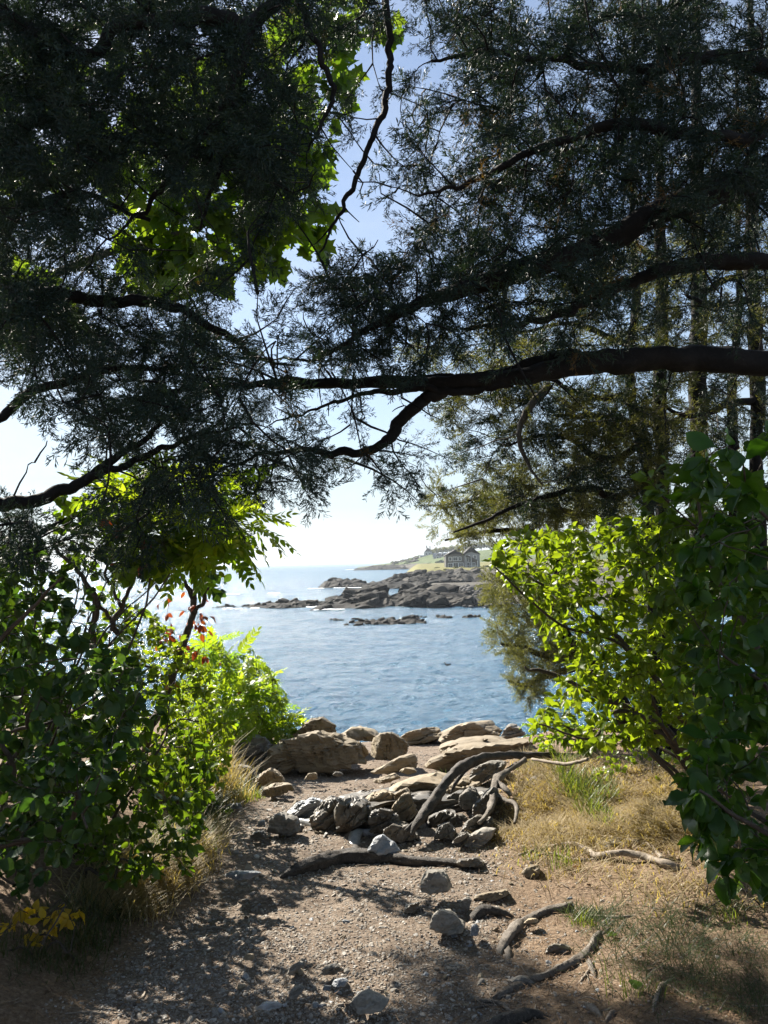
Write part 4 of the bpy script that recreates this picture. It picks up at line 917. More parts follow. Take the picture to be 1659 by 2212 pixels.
for lab, pts in [('thin bare stick lying in the shaded grass at the bottom right', [(1408, 2188, 3), (1416, 2160, 4), (1430, 2130, 4), (1452, 2108, 3)]),
                 ('grey stick leaning in the shaded litter, left of the thin bare stick', [(1242, 2130, 2), (1262, 2110, 2.5), (1278, 2086, 2.5), (1282, 2070, 2)]),
                 ('short stick flat on the reddish needles of the bank', [(1248, 1976, 3), (1280, 1980, 3.5), (1330, 1982, 3), (1380, 1974, 1.5)]),
                 ('thin stick at the foot of the left grass bank beside the path', [(495, 1905, 2), (530, 1892, 3), (560, 1890, 3), (580, 1892, 2)]),
                 ('small stick along the shaded left side of the path', [(420, 2008, 2), (460, 2004, 2.5), (504, 2006, 2)]),
                 ('fallen branch lying under the left bushes above the grass', [(372, 1758, 4), (430, 1752, 6), (490, 1746, 5), (532, 1744, 3)]),
                 ('bleached twig lying in the dry grass at the top of the bank', [(1150, 1640, 3, 6.0), (1220, 1650, 3.5, 5.6), (1270, 1640, 3, 5.4)])]:
    wood('fallen_stick', lab, pts, 'deadwood', 'stick', 7, .2)

# ------------------------------------------------------------------ gravel, litter, grass
def rotmats(n, r, tilt):
    """random yaw plus a small random tilt"""
    a = r.uniform(0, 2 * math.pi, n); u = r.normal(0, tilt, n); v = r.normal(0, tilt, n)
    ca, sa, cu, su, cv, sv_ = np.cos(a), np.sin(a), np.cos(u), np.sin(u), np.cos(v), np.sin(v)
    Z_ = np.zeros(n); O_ = np.ones(n)
    A = np.stack([ca, -sa, Z_, sa, ca, Z_, Z_, Z_, O_], -1).reshape(n, 3, 3)
    B = np.stack([O_, Z_, Z_, Z_, cu, -su, Z_, su, cu], -1).reshape(n, 3, 3)
    C_ = np.stack([cv, Z_, sv_, Z_, O_, Z_, -sv_, Z_, cv], -1).reshape(n, 3, 3)
    return A @ B @ C_
def scatter(mb, V, F, pos, rot, scale, tint):
    n = len(pos); sc = np.asarray(scale); sc = sc[:, None, None] if sc.ndim == 1 else sc[:, None, :]
    X_ = np.einsum('nij,nvj->nvi', rot, V[None] * sc) + pos[:, None, :]
    Fi = (F[None] + (np.arange(n) * len(V))[:, None, None]).reshape(-1, F.shape[1])
    mb.add(X_.reshape(-1, 3), Fi, np.repeat(tint, len(V)))
rg = np.random.default_rng(21)
def ground_pts(n, f):
    """points on the ground, thicker close by, kept with probability f(x, y)"""
    out_ = []
    while sum(len(a) for a in out_) < n:
        y = 1.9 / (1 - rg.random(40000) * (1 - 1.9 / 11.2)); x = rg.uniform(-.62, .62, 40000) * (y + .6)
        k_ = rg.random(40000) < f(x, y); out_.append(np.stack([x[k_], y[k_]], -1))
    p = np.concatenate(out_)[:n]; return np.column_stack([p, ground_z(p[:, 0], p[:, 1])])
def pathness(x, y):
    return sstep(-1.25, -1.0, x) * (1 - .93 * sstep(.15, .8, x - .12 * (y - 3))) * (.55 + .45 * sstep(-.3, .2, fbm(np.stack([x * 2.5, y * 2.5, 0 * x], -1), 31, 2)))
Vg, Fg = ico(1)
def euler(rot): return np.stack([np.arctan2(rot[:, 2, 1], rot[:, 2, 2]), -np.arcsin(np.clip(rot[:, 2, 0], -1, 1)), np.arctan2(rot[:, 1, 0], rot[:, 0, 0])], -1)
def scatter_gn(name, shapes, mat, pos, rot, scale, parent=None, smooth=False):
    """one object that carries the same few small shapes at many points"""
    n = len(pos); me = bpy.data.meshes.new(name); me.vertices.add(n); me.vertices.foreach_set('co', np.asarray(pos, np.float32).ravel())
    sc = np.asarray(scale, float); sc = np.repeat(sc[:, None], 3, 1) if sc.ndim == 1 else sc
    for nm, typ, key, val in (('rot', 'FLOAT_VECTOR', 'vector', euler(rot)), ('scl', 'FLOAT_VECTOR', 'vector', sc)):
        me.attributes.new(nm, typ, 'POINT').data.foreach_set(key, np.asarray(val, np.float32).ravel())
    me.attributes.new('pick', 'INT', 'POINT').data.foreach_set('value', (np.arange(n) % len(shapes)).astype(np.int32))
    me.materials.append(mat); o = bpy.data.objects.new(name, me); COL.objects.link(o)
    if parent is not None: o.parent = parent
    g = bpy.data.node_groups.new(name, 'GeometryNodeTree'); g.interface.new_socket('Geometry', in_out='INPUT', socket_type='NodeSocketGeometry'); g.interface.new_socket('Geometry', in_out='OUTPUT', socket_type='NodeSocketGeometry')
    N_ = g.nodes.new; gi = N_('NodeGroupInput'); go = N_('NodeGroupOutput'); iop = N_('GeometryNodeInstanceOnPoints'); jn = N_('GeometryNodeJoinGeometry')
    for V, F in shapes:
        m = MB(); m.add(V, F, 0); to = bpy.data.objects.new(name + '_shape', m.mesh(name + '_shape', mat, smooth))
        oi = N_('GeometryNodeObjectInfo'); oi.inputs['Object'].default_value = to; oi.inputs['As Instance'].default_value = False; gti = N_('GeometryNodeGeometryToInstance'); g.links.new(oi.outputs['Geometry'], gti.inputs[0]); g.links.new(gti.outputs[0], jn.inputs[0])
    g.links.new(gi.outputs[0], iop.inputs['Points']); g.links.new(jn.outputs[0], iop.inputs['Instance']); iop.inputs['Pick Instance'].default_value = True
    for nm, typ, sock in (('rot', 'FLOAT_VECTOR', 'Rotation'), ('scl', 'FLOAT_VECTOR', 'Scale'), ('pick', 'INT', 'Instance Index')):
        na = N_('GeometryNodeInputNamedAttribute'); na.data_type = typ; na.inputs['Name'].default_value = nm
        src = [q for q in na.outputs if q.enabled and q.name == 'Attribute'][0]
        if nm == 'rot':
            er = N_('FunctionNodeEulerToRotation'); g.links.new(src, er.inputs[0]); src = er.outputs[0]
        g.links.new(src, iop.inputs[sock])
    g.links.new(iop.outputs[0], go.inputs[0]); md = o.modifiers.new('scatter', 'NODES'); md.node_group = g
    return tag(o, kind='stuff')
for nm_, n, lo, hi in (('gravel', 42000, .0025, .0075), ('coarse_gravel', 4200, .006, .014)):
    P = ground_pts(n, pathness); s = lo + (hi - lo) * rg.random(n) ** 2.2
    s = s * np.clip(P[:, 1] / 3.2, .9, 1.9)
    sc = np.stack([s * rg.uniform(.8, 1.4, n), s * rg.uniform(.6, 1.1, n), s * rg.uniform(.3, .75, n)], -1)
    tag(scatter_gn(nm_, [(Vg * (1 + .35 * vnoise(Vg * 1.7 + v_ * 9, v_)[:, None]), Fg) for v_ in range(6)], M['gravel'], P + np.array([0, 0, .001]), rotmats(n, rg, .35), sc), 'loose brown and grey gravel covering the path', 'gravel')
# fallen twigs
mb = MB(); P = ground_pts(260, lambda x, y: .5 + .5 * sstep(.2, .8, np.abs(x)))
for p in P:
    L = rg.uniform(.03, .13); a = rg.uniform(0, 6.28); d = np.array([math.cos(a), math.sin(a), 0]) * L; mid = p + d * .5 + np.array([*rg.normal(0, .1 * L, 2), .004]); e = p + d
    e[2] = float(ground_z(e[0], e[1])) + .006; tube(mb, crom([p + [0, 0, .004], mid + [0, 0, .004], e], 6), np.linspace(.0028, .0012, 6) * rg.uniform(.7, 1.5), 4, tint=rg.random())
tag(mb.build('twig_litter', M['deadwood']), 'thin dry twigs fallen over the path and bank', 'twigs', kind='stuff')
# needles, bark chips and dry leaf bits
def litterness(x, y): return .25 * pathness(x, y) + sstep(.0, .7, x - .12 * (y - 3)) + .8 * sstep(1.0, 1.3, -x)
P = ground_pts(52000, litterness); n = len(P); mb = MB()
Vl = np.array([(-1, -.06, 0), (0, -.08, .10), (1, -.03, .02), (1, .03, .02), (0, .08, .10), (-1, .06, 0)]); Fl = np.array([(0, 1, 4, 5), (1, 2, 3, 4)])
s = rg.uniform(.007, .020, n); scatter(mb, Vl, Fl, P + np.column_stack([0 * s, 0 * s, rg.uniform(.001, .012, n)]), rotmats(n, rg, .35), np.column_stack([s, s, s]), rg.random(n))
tag(mb.build('needle_litter', M['litter'], None, False), 'reddish brown fallen needles and bark bits carpeting the bank', 'litter', kind='stuff')
def grass(name, label, mat, P, h, lean, r, wid=.0017):
    n = len(P); mb = MB(); cl = fbm(np.column_stack([P[:, 0] * 3.1, P[:, 1] * 3.1, 0 * P[:, 0]]), 61, 3); hh = np.asarray(h) * r.uniform(.5, 1.15, n) * np.clip(.9 + .9 * cl, .35, 1.9); a = r.uniform(0, 6.283, n); b = r.uniform(*lean, n)
    t = np.array([0, .35, .7, 1.0]); bend = (t ** 1.7)[None, :] * b[:, None]
    d = np.stack([np.cos(a), np.sin(a)], -1); side = np.stack([-np.sin(a), np.cos(a)], -1)
    zz = hh[:, None] * t[None, :] * (1 - .35 * bend / (1 + bend)); hx_ = hh[:, None] * bend * .8
    C_ = np.concatenate([P[:, None, :2] + d[:, None, :] * hx_[:, :, None], (P[:, None, 2] + zz)[:, :, None]], -1)
    w = (wid * r.uniform(.6, 1.3, n))[:, None] * np.array([1, .9, .65, .1])[None, :] * np.clip(P[:, 1] / 3, .8, 2)[:, None]
    S = np.concatenate([side, np.zeros((n, 1))], -1)[:, None, :] * w[:, :, None]
    V = np.stack([C_ - S, C_ + S], 2).reshape(n, 8, 3)
    F = np.array([(0, 1, 3, 2), (2, 3, 5, 4), (4, 5, 7, 6)])
    Fi = (F[None] + (np.arange(n) * 8)[:, None, None]).reshape(-1, 4)
    mb.add(V.reshape(-1, 3), Fi, np.repeat(np.clip(.5 + .45 * cl + r.normal(0, .2, n), .02, .98), 8))
    return tag(mb.build(name, M[mat], None, False), label, 'grass', kind='stuff')
def tufts(spots, per, spread):
    out_ = []
    for (px, py, k_) in spots:
        c = G(px, py); m_ = int(per * k_); q = rg.normal(0, spread * k_ ** .5, (m_, 2)) + c[:2]; out_.append(q)
    q = np.concatenate(out_); return np.column_stack([q, ground_z(q[:, 0], q[:, 1]) - .004])
def region(poly, n):
    """ground points under a polygon of the picture"""
    poly = np.array(poly, float); out_ = []
    lo, hi = poly.min(0), poly.max(0)
    while len(out_) < n:
        p = rg.uniform(lo, hi)
        if inside(p, poly): out_.append(p)
    g_ = np.array([G(*p) for p in out_]); return g_
def inside(p, poly):
    x, y = p; c = False; j_ = len(poly) - 1
    for i_ in range(len(poly)):
        if (poly[i_][1] > y) != (poly[j_][1] > y) and x < (poly[j_][0] - poly[i_][0]) * (y - poly[i_][1]) / (poly[j_][1] - poly[i_][1]) + poly[i_][0]: c = not c
        j_ = i_
    return c
def spread(g_, per, sd):
    q = np.repeat(g_[:, :2], per, 0) + rg.normal(0, sd, (len(g_) * per, 2)); return np.column_stack([q, ground_z(q[:, 0], q[:, 1]) - .004])
bank = [(1120, 1640), (1300, 1640), (1480, 1680), (1500, 1830), (1300, 1820), (1180, 1840), (1080, 1800), (1110, 1700)]
P = spread(region(bank, 420), 26, .07)
P = np.concatenate([P, spread(region([(1060, 1800), (1500, 1800), (1600, 1960), (1400, 1960), (1200, 1900), (1090, 1870)], 90), 16, .09), spread(region([(1300, 1620), (1560, 1640), (1600, 1800), (1480, 1840)], 120), 20, .08)])
grass('dry_grass', 'straw coloured matted grass covering the sunlit right bank', 'grass_dry', P, .085, (.8, 2.6), rg)
P = spread(region([(1140, 1650), (1250, 1650), (1320, 1700), (1330, 1790), (1230, 1760), (1180, 1690)], 30), 34, .04)
grass('green_grass', 'green tufts rising through the dry grass of the right bank', 'grass_green', P, .15, (.3, 1.4), rg)
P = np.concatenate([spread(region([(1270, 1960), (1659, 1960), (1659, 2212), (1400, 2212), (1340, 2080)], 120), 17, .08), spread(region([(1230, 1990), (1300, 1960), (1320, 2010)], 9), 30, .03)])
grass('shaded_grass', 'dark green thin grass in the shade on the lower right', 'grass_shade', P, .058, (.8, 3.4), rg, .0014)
P = spread(region([(170, 1960), (330, 1840), (450, 1780), (480, 1820), (430, 1890), (300, 1990)], 150), 30, .05)
grass('verge_grass', 'dry brown grass hanging over the left edge of the path', 'grass_dry', P, .13, (.6, 2.0), rg)
P = spread(region([(330, 1800), (420, 1790), (470, 1840), (390, 1880), (320, 1870)], 26), 30, .04)
grass('verge_tufts', 'yellow green grass tufts lit on the left bank', 'grass_green', P, .12, (.4, 1.6), rg)
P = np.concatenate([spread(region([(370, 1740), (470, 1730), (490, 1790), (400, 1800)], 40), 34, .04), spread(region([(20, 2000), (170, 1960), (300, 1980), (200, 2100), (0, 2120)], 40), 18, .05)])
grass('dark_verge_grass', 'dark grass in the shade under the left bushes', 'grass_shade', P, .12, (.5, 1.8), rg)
P = spread(region([(330, 1680), (460, 1660), (540, 1690), (520, 1730), (400, 1740)], 90), 30, .07)
grass('tall_dry_grass', 'tall dead brown stems under the left bushes', 'grass_dry', P, .22, (.2, 1.2), rg)
P = spread(region([(440, 1690), (540, 1690), (560, 1730), (470, 1740)], 36), 30, .05)
grass('grey_green_grass', 'short grey green grass beside the small rocks on the left', 'grass_green', P, .11, (.5, 1.6), rg)
P = tufts([(1140, 1660, 1), (1090, 1636, .7), (960, 1690, .25), (1210, 1872, .5), (1150, 1856, .5), (1260, 2000, .8), (1590, 1990, .6), (1360, 2150, .6), (560, 1668, .25), (470, 1640, .7)], 60, .05)
grass('grass_tufts', 'small bright grass tufts between rocks and roots', 'grass_green', P, .11, (.4, 1.5), rg)

# ------------------------------------------------------------------ where the sun reaches the ground
LIT = [[(440, 2010), (560, 1960), (600, 1900), (640, 1890), (1000, 1880), (1120, 1850), (1480, 1850), (1570, 1930), (1400, 1965), (1340, 2050), (1290, 2110), (1230, 2090), (1150, 2015), (1030, 1985), (950, 1965), (860, 2005), (780, 2060), (660, 2075), (520, 2070)],
       [(480, 1680), (600, 1540), (1140, 1540), (1500, 1600), (1500, 1860), (1100, 1860), (640, 1850), (690, 1790), (640, 1740), (540, 1720)]]
LIT.append([(280, 1900), (340, 1800), (460, 1780), (485, 1850), (420, 1900), (330, 1930)])
LIT = [np.array(a, float) for a in LIT]
LITS = [(W(1250, 1350, 4.6), .75), (W(1130, 1260, 4.7), .5), (W(1230, 1540, 4.8), .5), (W(1420, 1420, 4.6), .45), (W(510, 1490, 9.6), 1.1), (W(510, 1110, 6), .5), (W(350, 1690, 4), .38), (W(360, 1540, 5.6), .5), (W(1110, 1350, 7), .55), (W(490, 1120, 3.8), .32), (W(330, 1120, 3.8), .35), (W(250, 1300, 4.4), .35), (W(430, 1480, 5.6), .4), (W(1440, 1120, 2.8), .28), (W(1500, 1400, 2.8), .25), (W(150, 1400, 3.4), .3), (W(220, 1560, 3.6), .35), (W(60, 1650, 3.1), .25), (W(1480, 1150, 3.5), .3), (W(1500, 1450, 3.5), .3)]
def shades_lit(P):
    """does something at P put its shadow on ground or bushes that are sunlit?"""
    P = np.asarray(P, float)
    for c, r_ in LITS:
        t = (P - c) @ SUN
        if t > .25 and np.linalg.norm(P - c - SUN * t) < r_: return True
    gz = 7.3
    for _ in range(4):
        t = (P[2] - gz) / SUN[2]; q = P - SUN * t; gz = float(np.interp(q[1], _gy, _gz) + 9.1)
    if t < 0 or q[1] < 1.9: return False
    s = proj((q[0], q[1], gz))
    return any(inside(s, a) for a in LIT)

# ------------------------------------------------------------------ growing branches
class Tree:
    def __init__(s, name, label, cat, base, group=None):
        s.root = empty(name, base, label, cat, group); s.base = np.asarray(base, float)
        s.P = []; s.T = []; s.twig = MB(); s.tips = []
    def limb(s, name, path, mat, sides=10, lump=.16, n=None, seed=1, taper=True, label=None, grow=True, rough=.012, ridge=.08):
        """path: (x, y, z, radius) points"""
        A = crom(np.asarray(path, float), n or max(14, len(path) * 10)); P = A[:, :3].copy(); r_ = np.maximum(A[:, 3], .0012)
        P[1:] += (np.stack([fbm(np.column_stack([np.arange(len(P)) * .33, np.full(len(P), seed * 5.3 + q), 0 * r_]), seed + q, 3) for q in range(3)], -1) * np.minimum(rough, r_ * 1.2 + .003)[:, None])[1:]
        m = MB(); tube(m, P - s.base, r_, sides, lump, seed, ridge=ridge); o = m.build(name, mat, s.root)
        if label: o['label'] = label
        if grow: s.P.append(P); s.T.append(np.gradient(P, axis=0))
        return o
    def grow(s, targets, r, thick=.0045, maxlen=1.3, sides=4, wob=.02, droop=.12, keep_far=False):
        """join every target to the nearest branch with a curved twig"""
        targets = np.asarray(targets, float); P = np.concatenate(s.P); T = np.concatenate(s.T)
        T = T / (np.linalg.norm(T, axis=1)[:, None] + 1e-9)
        d0 = np.array([np.min(((P - t) ** 2).sum(1)) for t in targets]); done = []
        for i_ in np.argsort(d0):
            t = targets[i_]; v = t - P; dd = np.sqrt((v ** 2).sum(1)) + 1e-9
            cost = dd * (1.25 - .35 * (v * T).sum(1) / dd); j_ = int(np.argmin(cost)); L = dd[j_]
            if L > maxlen and not keep_far: continue
            a = P[j_]; n = max(4, int(L / .07)); f = np.linspace(0, 1, n)[:, None]
            mid = (a + t) / 2 + T[j_] * L * .22 + r.normal(0, .06 * L, 3) + np.array([0, 0, droop * L])
            Q = (1 - f) ** 2 * a + 2 * f * (1 - f) * mid + f ** 2 * t
            Q[1:] += r.normal(0, wob * min(L, .4) * .5, (n - 1, 3))
            rad = np.linspace(thick * (.5 + min(1.6, L * 1.6)), thick * .32, n)
            tube(s.twig, Q - s.base, rad, sides, 0, cap=False)
            tg = np.gradient(Q, axis=0); P = np.vstack([P, Q[2:]]); tn = tg / (np.linalg.norm(tg, axis=1)[:, None] + 1e-9); T = np.vstack([T, tn[2:]])
            done.append((Q, tn))
        s.P = [P]; s.T = [T]; s.tips += done; return done
    def finish_twigs(s, mat, name='twigs'):
        if s.twig.v: tag(s.twig.build(name, mat, s.root), kind='stuff')

def frame_rot(d, up, r, roll=.0):
    """rotations that send +X to d and +Z near up"""
    d = d / (np.linalg.norm(d, axis=1)[:, None] + 1e-9)
    z = up - d * (up * d).sum(1)[:, None]; z /= np.linalg.norm(z, axis=1)[:, None] + 1e-9
    y = np.cross(z, d)
    if roll:
        a = r.normal(0, roll, len(d)); c, s_ = np.cos(a)[:, None], np.sin(a)[:, None]; y, z = y * c + z * s_, z * c - y * s_
    return np.stack([d, y, z], -1)

# cedar sprays: a stem, side twigs, short needle-like blades
def cedar_spray(seed, nside=14, nb=6, wd=.0135):
    r = np.random.default_rng(seed); V = []; F = []
    def blade(a, d, L, w):
        n = np.cross(d, r.normal(size=3)); n /= np.linalg.norm(n); b = len(V)
        V.extend([a, a + d * L * .45 + n * w, a + d * L, a + d * L * .45 - n * w]); F.append((b, b + 1, b + 2, b + 3))
    def unit(v): return v / np.linalg.norm(v)
    stem = crom([(0, 0, 0), (.35, r.normal(0, .04), r.normal(0, .04)), (.7, r.normal(0, .06), r.normal(0, .06)), (1, r.normal(0, .09), r.normal(-.03, .09))], 9)
    for i_ in range(8): blade(stem[i_], unit(stem[i_ + 1] - stem[i_]), .16, .010)
    for q in range(nside):
        t = .08 + .9 * q / nside; a = stem[int(t * 8)]; sd = 1 if q % 2 else -1
        d = unit(np.array([.8, sd * r.uniform(.5, 1.0), r.normal(0, .35)])); L = r.uniform(.26, .46) * (1.05 - .55 * t)
        blade(a, d, L, .012)
        for k_ in range(nb):
            u = .15 + .8 * k_ / nb; p = a + d * L * u; e = unit(d + r.normal(0, .55, 3) + np.array([.15, 0, 0])); blade(p, e, r.uniform(.11, .20), wd)
    blade(stem[-1] * .97, unit(stem[-1] - stem[-2]), .15, wd)
    return np.array(V), np.array(F)
SPR = [cedar_spray(q) for q in range(6)]
SPR_THIN = [cedar_spray(20 + q, 10, 5, .012) for q in range(4)]
def sprays(tree, tips, r, per, size, mat, name='foliage', tmpl=SPR, back=.6, droop=.3, tint=None, spread_=.75):
    pos, dr, sz = [], [], []
    for Q, T in tips:
        n = len(Q)
        for k_ in range(per if isinstance(per, int) else r.poisson(per)):
            i_ = min(n - 1, int(n * (1 - back * r.random() ** 1.5))); d = T[i_] + r.normal(0, spread_, 3) + np.array([0, 0, -droop * r.random()])
            pos.append(Q[i_] + r.normal(0, .012, 3)); dr.append(d); sz.append(r.uniform(*size))
    if not pos: return None
    pos, dr, sz = np.array(pos) - tree.base, np.array(dr), np.array(sz); rot = frame_rot(dr, r.normal(size=dr.shape) * .6 + np.array([0, 0, 1.0]), r)
    return scatter_gn(name, tmpl, mat, pos, rot, sz, tree.root)

# ------------------------------------------------------------------ the cedars overhead
COV = '''999988887655788788776
999988876535788788878
999988765435688788888
999988875346588888888
999766674346688888887
997455674336788899876
555333453448899998755
677345434689999876555
786656657999986555444
887667556787434444333
688888764333333333222
257777644333333222111
113676666545432110000
325777655555321000000
765554100000000000000'''.split('\n')
COV = np.array([[int(c) for c in l.replace(' ', '')[:21]] for l in COV], float)
def cov(px, py):
    c = min(20, max(0, px / 79.0 - .5)); q = min(14, max(0, py / 79.0 - .5)); a, b = int(c), int(q); a2, b2 = min(20, a + 1), min(14, b + 1); f, g_ = c - a, q - b
    return (COV[b, a] * (1 - f) + COV[b, a2] * f) * (1 - g_) + (COV[b2, a] * (1 - f) + COV[b2, a2] * f) * g_
rc = np.random.default_rng(101)
def Wr(px, py, Y, hw): return (*W(px, py, Y), hw / FPX * Y)
near = Tree('cedar_tree', 'big dark cedar on the right whose heavy limbs reach across the view', 'tree', (2.75, 3.5, float(ground_z(2.75, 3.5))))
bz = near.base[2]
near.limb('trunk', [(2.75, 3.5, bz - .3, .24), (2.72, 3.5, bz + .6, .19), (2.65, 3.45, bz + 2.2, .17), (2.6, 3.4, bz + 4.2, .14), (2.5, 3.4, bz + 7, .08), (2.5, 3.4, bz + 9, .02)], M['bark'], 16, .2)
BK = M['bark']
near.limb('limb', [(2.66, 3.45, bz + 2.75, .075), Wr(1700, 772, 3.5, 29), Wr(1560, 775, 3.5, 27), Wr(1420, 776, 3.45, 24), Wr(1300, 778, 3.4, 24), Wr(1210, 795, 3.4, 22), Wr(1100, 815, 3.4, 18), Wr(960, 826, 3.4, 17), Wr(850, 828, 3.4, 10), Wr(700, 832, 3.4, 9), Wr(560, 829, 3.35, 7), Wr(430, 834, 3.3, 5), Wr(300, 860, 3.3, 3)], BK, 14, .2, 110)
near.limb('limb', [Wr(1275, 772, 3.42, 17), Wr(1210, 772, 3.44, 15), Wr(1150, 788, 3.46, 13), Wr(1060, 810, 3.46, 11), Wr(950, 816, 3.46, 10), Wr(800, 823, 3.46, 8), Wr(640, 822, 3.45, 6), Wr(500, 824, 3.45, 4), Wr(380, 806, 3.5, 2)], BK, 12, .2, 80, 2)
near.limb('limb', [Wr(985, 830, 3.4, 14), Wr(945, 850, 3.4, 14), Wr(905, 872, 3.4, 13), Wr(872, 905, 3.4, 12), Wr(845, 942, 3.4, 11), Wr(800, 968, 3.4, 9), Wr(730, 978, 3.4, 8), Wr(650, 972, 3.4, 6), Wr(560, 985, 3.4, 4), Wr(480, 1010, 3.45, 2)], BK, 12, .2, 80, 3)
near.limb('limb', [Wr(1110, 830, 3.4, 9), Wr(1000, 848, 3.38, 8), Wr(900, 842, 3.35, 7), Wr(800, 850, 3.35, 5), Wr(700, 880, 3.35, 3), Wr(620, 905, 3.35, 2)], BK, 10, .2, 60, 4)
near.limb('limb', [(2.62, 3.4, bz + 3.9, .085), Wr(1700, 340, 3.1, 34), Wr(1560, 412, 3.0, 30), Wr(1400, 470, 2.95, 27), Wr(1250, 545, 2.95, 23), Wr(1120, 582, 2.95, 26), Wr(1010, 622, 2.95, 20), Wr(910, 650, 2.95, 14), Wr(830, 692, 2.95, 9), Wr(740, 745, 2.95, 5), Wr(660, 780, 3.0, 3)], BK, 14, .22, 100, 5)
near.limb('limb', [Wr(1700, 560, 3.3, 18), Wr(1560, 566, 3.25, 16), Wr(1450, 582, 3.2, 14), Wr(1340, 618, 3.2, 11), Wr(1240, 665, 3.2, 8), Wr(1130, 700, 3.2, 6), Wr(1010, 710, 3.2, 3)], BK, 12, .2, 80, 6)
near.limb('limb', [(2.6, 3.4, bz + 4.4, .05), Wr(1720, 130, 3.3, 18), Wr(1560, 120, 3.2, 14), Wr(1380, 150, 3.1, 11), Wr(1200, 130, 3.0, 8), Wr(1040, 110, 3.0, 5), Wr(930, 130, 3.0, 3)], BK, 10, .2, 80, 7)
near.limb('limb', [(2.6, 3.4, bz + 4.1, .05), Wr(1700, 260, 2.9, 16), Wr(1500, 290, 2.8, 13), Wr(1330, 270, 2.8, 11), Wr(1150, 330, 2.8, 8), Wr(1000, 400, 2.8, 5), Wr(900, 420, 2.8, 3)], BK, 10, .2, 80, 8)
near.limb('limb', [(2.55, 3.4, bz + 5.2, .05), Wr(1500, -180, 3.3, 18), Wr(1200, -240, 3.2, 14), Wr(960, -180, 3.1, 12), Wr(840, -40, 3.0, 9), Wr(838, 60, 3.0, 8), Wr(846, 150, 3.0, 7.5), Wr(830, 235, 3.0, 7), Wr(792, 330, 3.0, 6), Wr(752, 415, 3.0, 5), Wr(722, 485, 3.0, 3.5), Wr(690, 545, 3.0, 2)], BK, 10, .15, 110, 9)
near.limb('limb', [Wr(1480, -60, 3.2, 16), Wr(1460, 60, 3.2, 13), Wr(1430, 130, 3.2, 9), Wr(1370, 210, 3.2, 5)], BK, 10, .2, 40, 10)
over = Tree('cedar_tree', 'shadowy cedar overhead on the left, its branches hanging in from the left edge', 'tree', (-3.1, 2.3, float(ground_z(-3.1, 2.3))))
oz = over.base[2]
over.limb('trunk', [(-3.1, 2.3, oz - .3, .22), (-3.05, 2.35, oz + 1, .18), (-3.0, 2.4, oz + 3, .15), (-2.95, 2.4, oz + 5, .11), (-2.9, 2.4, oz + 8, .03)], BK, 16, .2, seed=11)
over.limb('limb', [(-3.05, 2.35, oz + 1.55, .05), Wr(-260, 1150, 2.7, 18), Wr(-60, 1094, 2.9, 16), Wr(60, 1084, 3.0, 14), Wr(150, 1052, 3.05, 12), Wr(225, 1008, 3.1, 9), Wr(300, 955, 3.1, 6), Wr(370, 900, 3.15, 4), Wr(430, 870, 3.2, 2)], BK, 12, .15, 80, 12)
over.limb('limb', [Wr(190, 1040, 3.06, 8), Wr(280, 1000, 3.08, 7), Wr(350, 968, 3.1, 6), Wr(430, 935, 3.1, 4), Wr(520, 925, 3.1, 2)], BK, 10, .15, 50, 13)
over.limb('limb', [(-3.0, 2.4, oz + 3.1, .06), Wr(-150, 650, 2.8, 18), Wr(80, 640, 2.9, 14), Wr(250, 650, 3.0, 12), Wr(350, 655, 3.05, 10), Wr(430, 692, 3.1, 9), Wr(500, 735, 3.1, 7), Wr(560, 775, 3.1, 4), Wr(640, 790, 3.1, 2)], BK, 10, .15, 80, 14)
over.limb('limb', [(-3.0, 2.4, oz + 2.4, .05), Wr(-120, 880, 2.9, 12), Wr(60, 850, 3.0, 10), Wr(160, 820, 3.05, 8), Wr(260, 800, 3.1, 6), Wr(380, 790, 3.15, 4), Wr(480, 800, 3.2, 2)], BK, 10, .15, 60, 15)
over.limb('limb', [(-2.95, 2.4, oz + 4.3, .06), Wr(60, 60, 2.6, 16), Wr(250, 60, 2.6, 15), Wr(420, 40, 2.65, 16), Wr(520, 52, 2.7, 16), Wr(570, 30, 2.75, 15), Wr(640, -30, 2.8, 12), Wr(720, -90, 2.8, 8)], BK, 12, .15, 60, 16)
over.limb('limb', [Wr(535, 46, 2.7, 12), Wr(530, 90, 2.7, 10), Wr(515, 160, 2.72, 9), Wr(490, 220, 2.74, 9), Wr(440, 290, 2.76, 8), Wr(390, 350, 2.78, 7), Wr(345, 410, 2.8, 6), Wr(290, 470, 2.8, 4), Wr(230, 520, 2.8, 2)], BK, 10, .15, 70, 17)
over.limb('limb', [Wr(505, 190, 2.73, 7), Wr(495, 270, 2.74, 6), Wr(480, 350, 2.75, 5), Wr(450, 430, 2.78, 4), Wr(430, 500, 2.8, 2)], BK, 8, .15, 50, 18)
over.limb('limb', [Wr(640, -10, 2.8, 7), Wr(668, 60, 2.8, 7), Wr(700, 145, 2.8, 6.5), Wr(722, 205, 2.8, 5), Wr(700, 260, 2.8, 4), Wr(660, 330, 2.8, 2)], BK, 8, .15, 50, 19)
over.limb('limb', [(-2.95, 2.4, oz + 3.9, .05), Wr(-100, 250, 2.7, 14), Wr(80, 260, 2.7, 12), Wr(230, 300, 2.75, 9), Wr(350, 290, 2.8, 6), Wr(470, 330, 2.8, 3)], BK, 10, .15, 60, 20)
over.limb('limb', [(-3.0, 2.4, oz + 3.5, .05), Wr(-100, 450, 2.8, 12), Wr(60, 440, 2.85, 10), Wr(180, 420, 2.9, 7), Wr(320, 480, 2.95, 4)], BK, 8, .15, 50, 21)

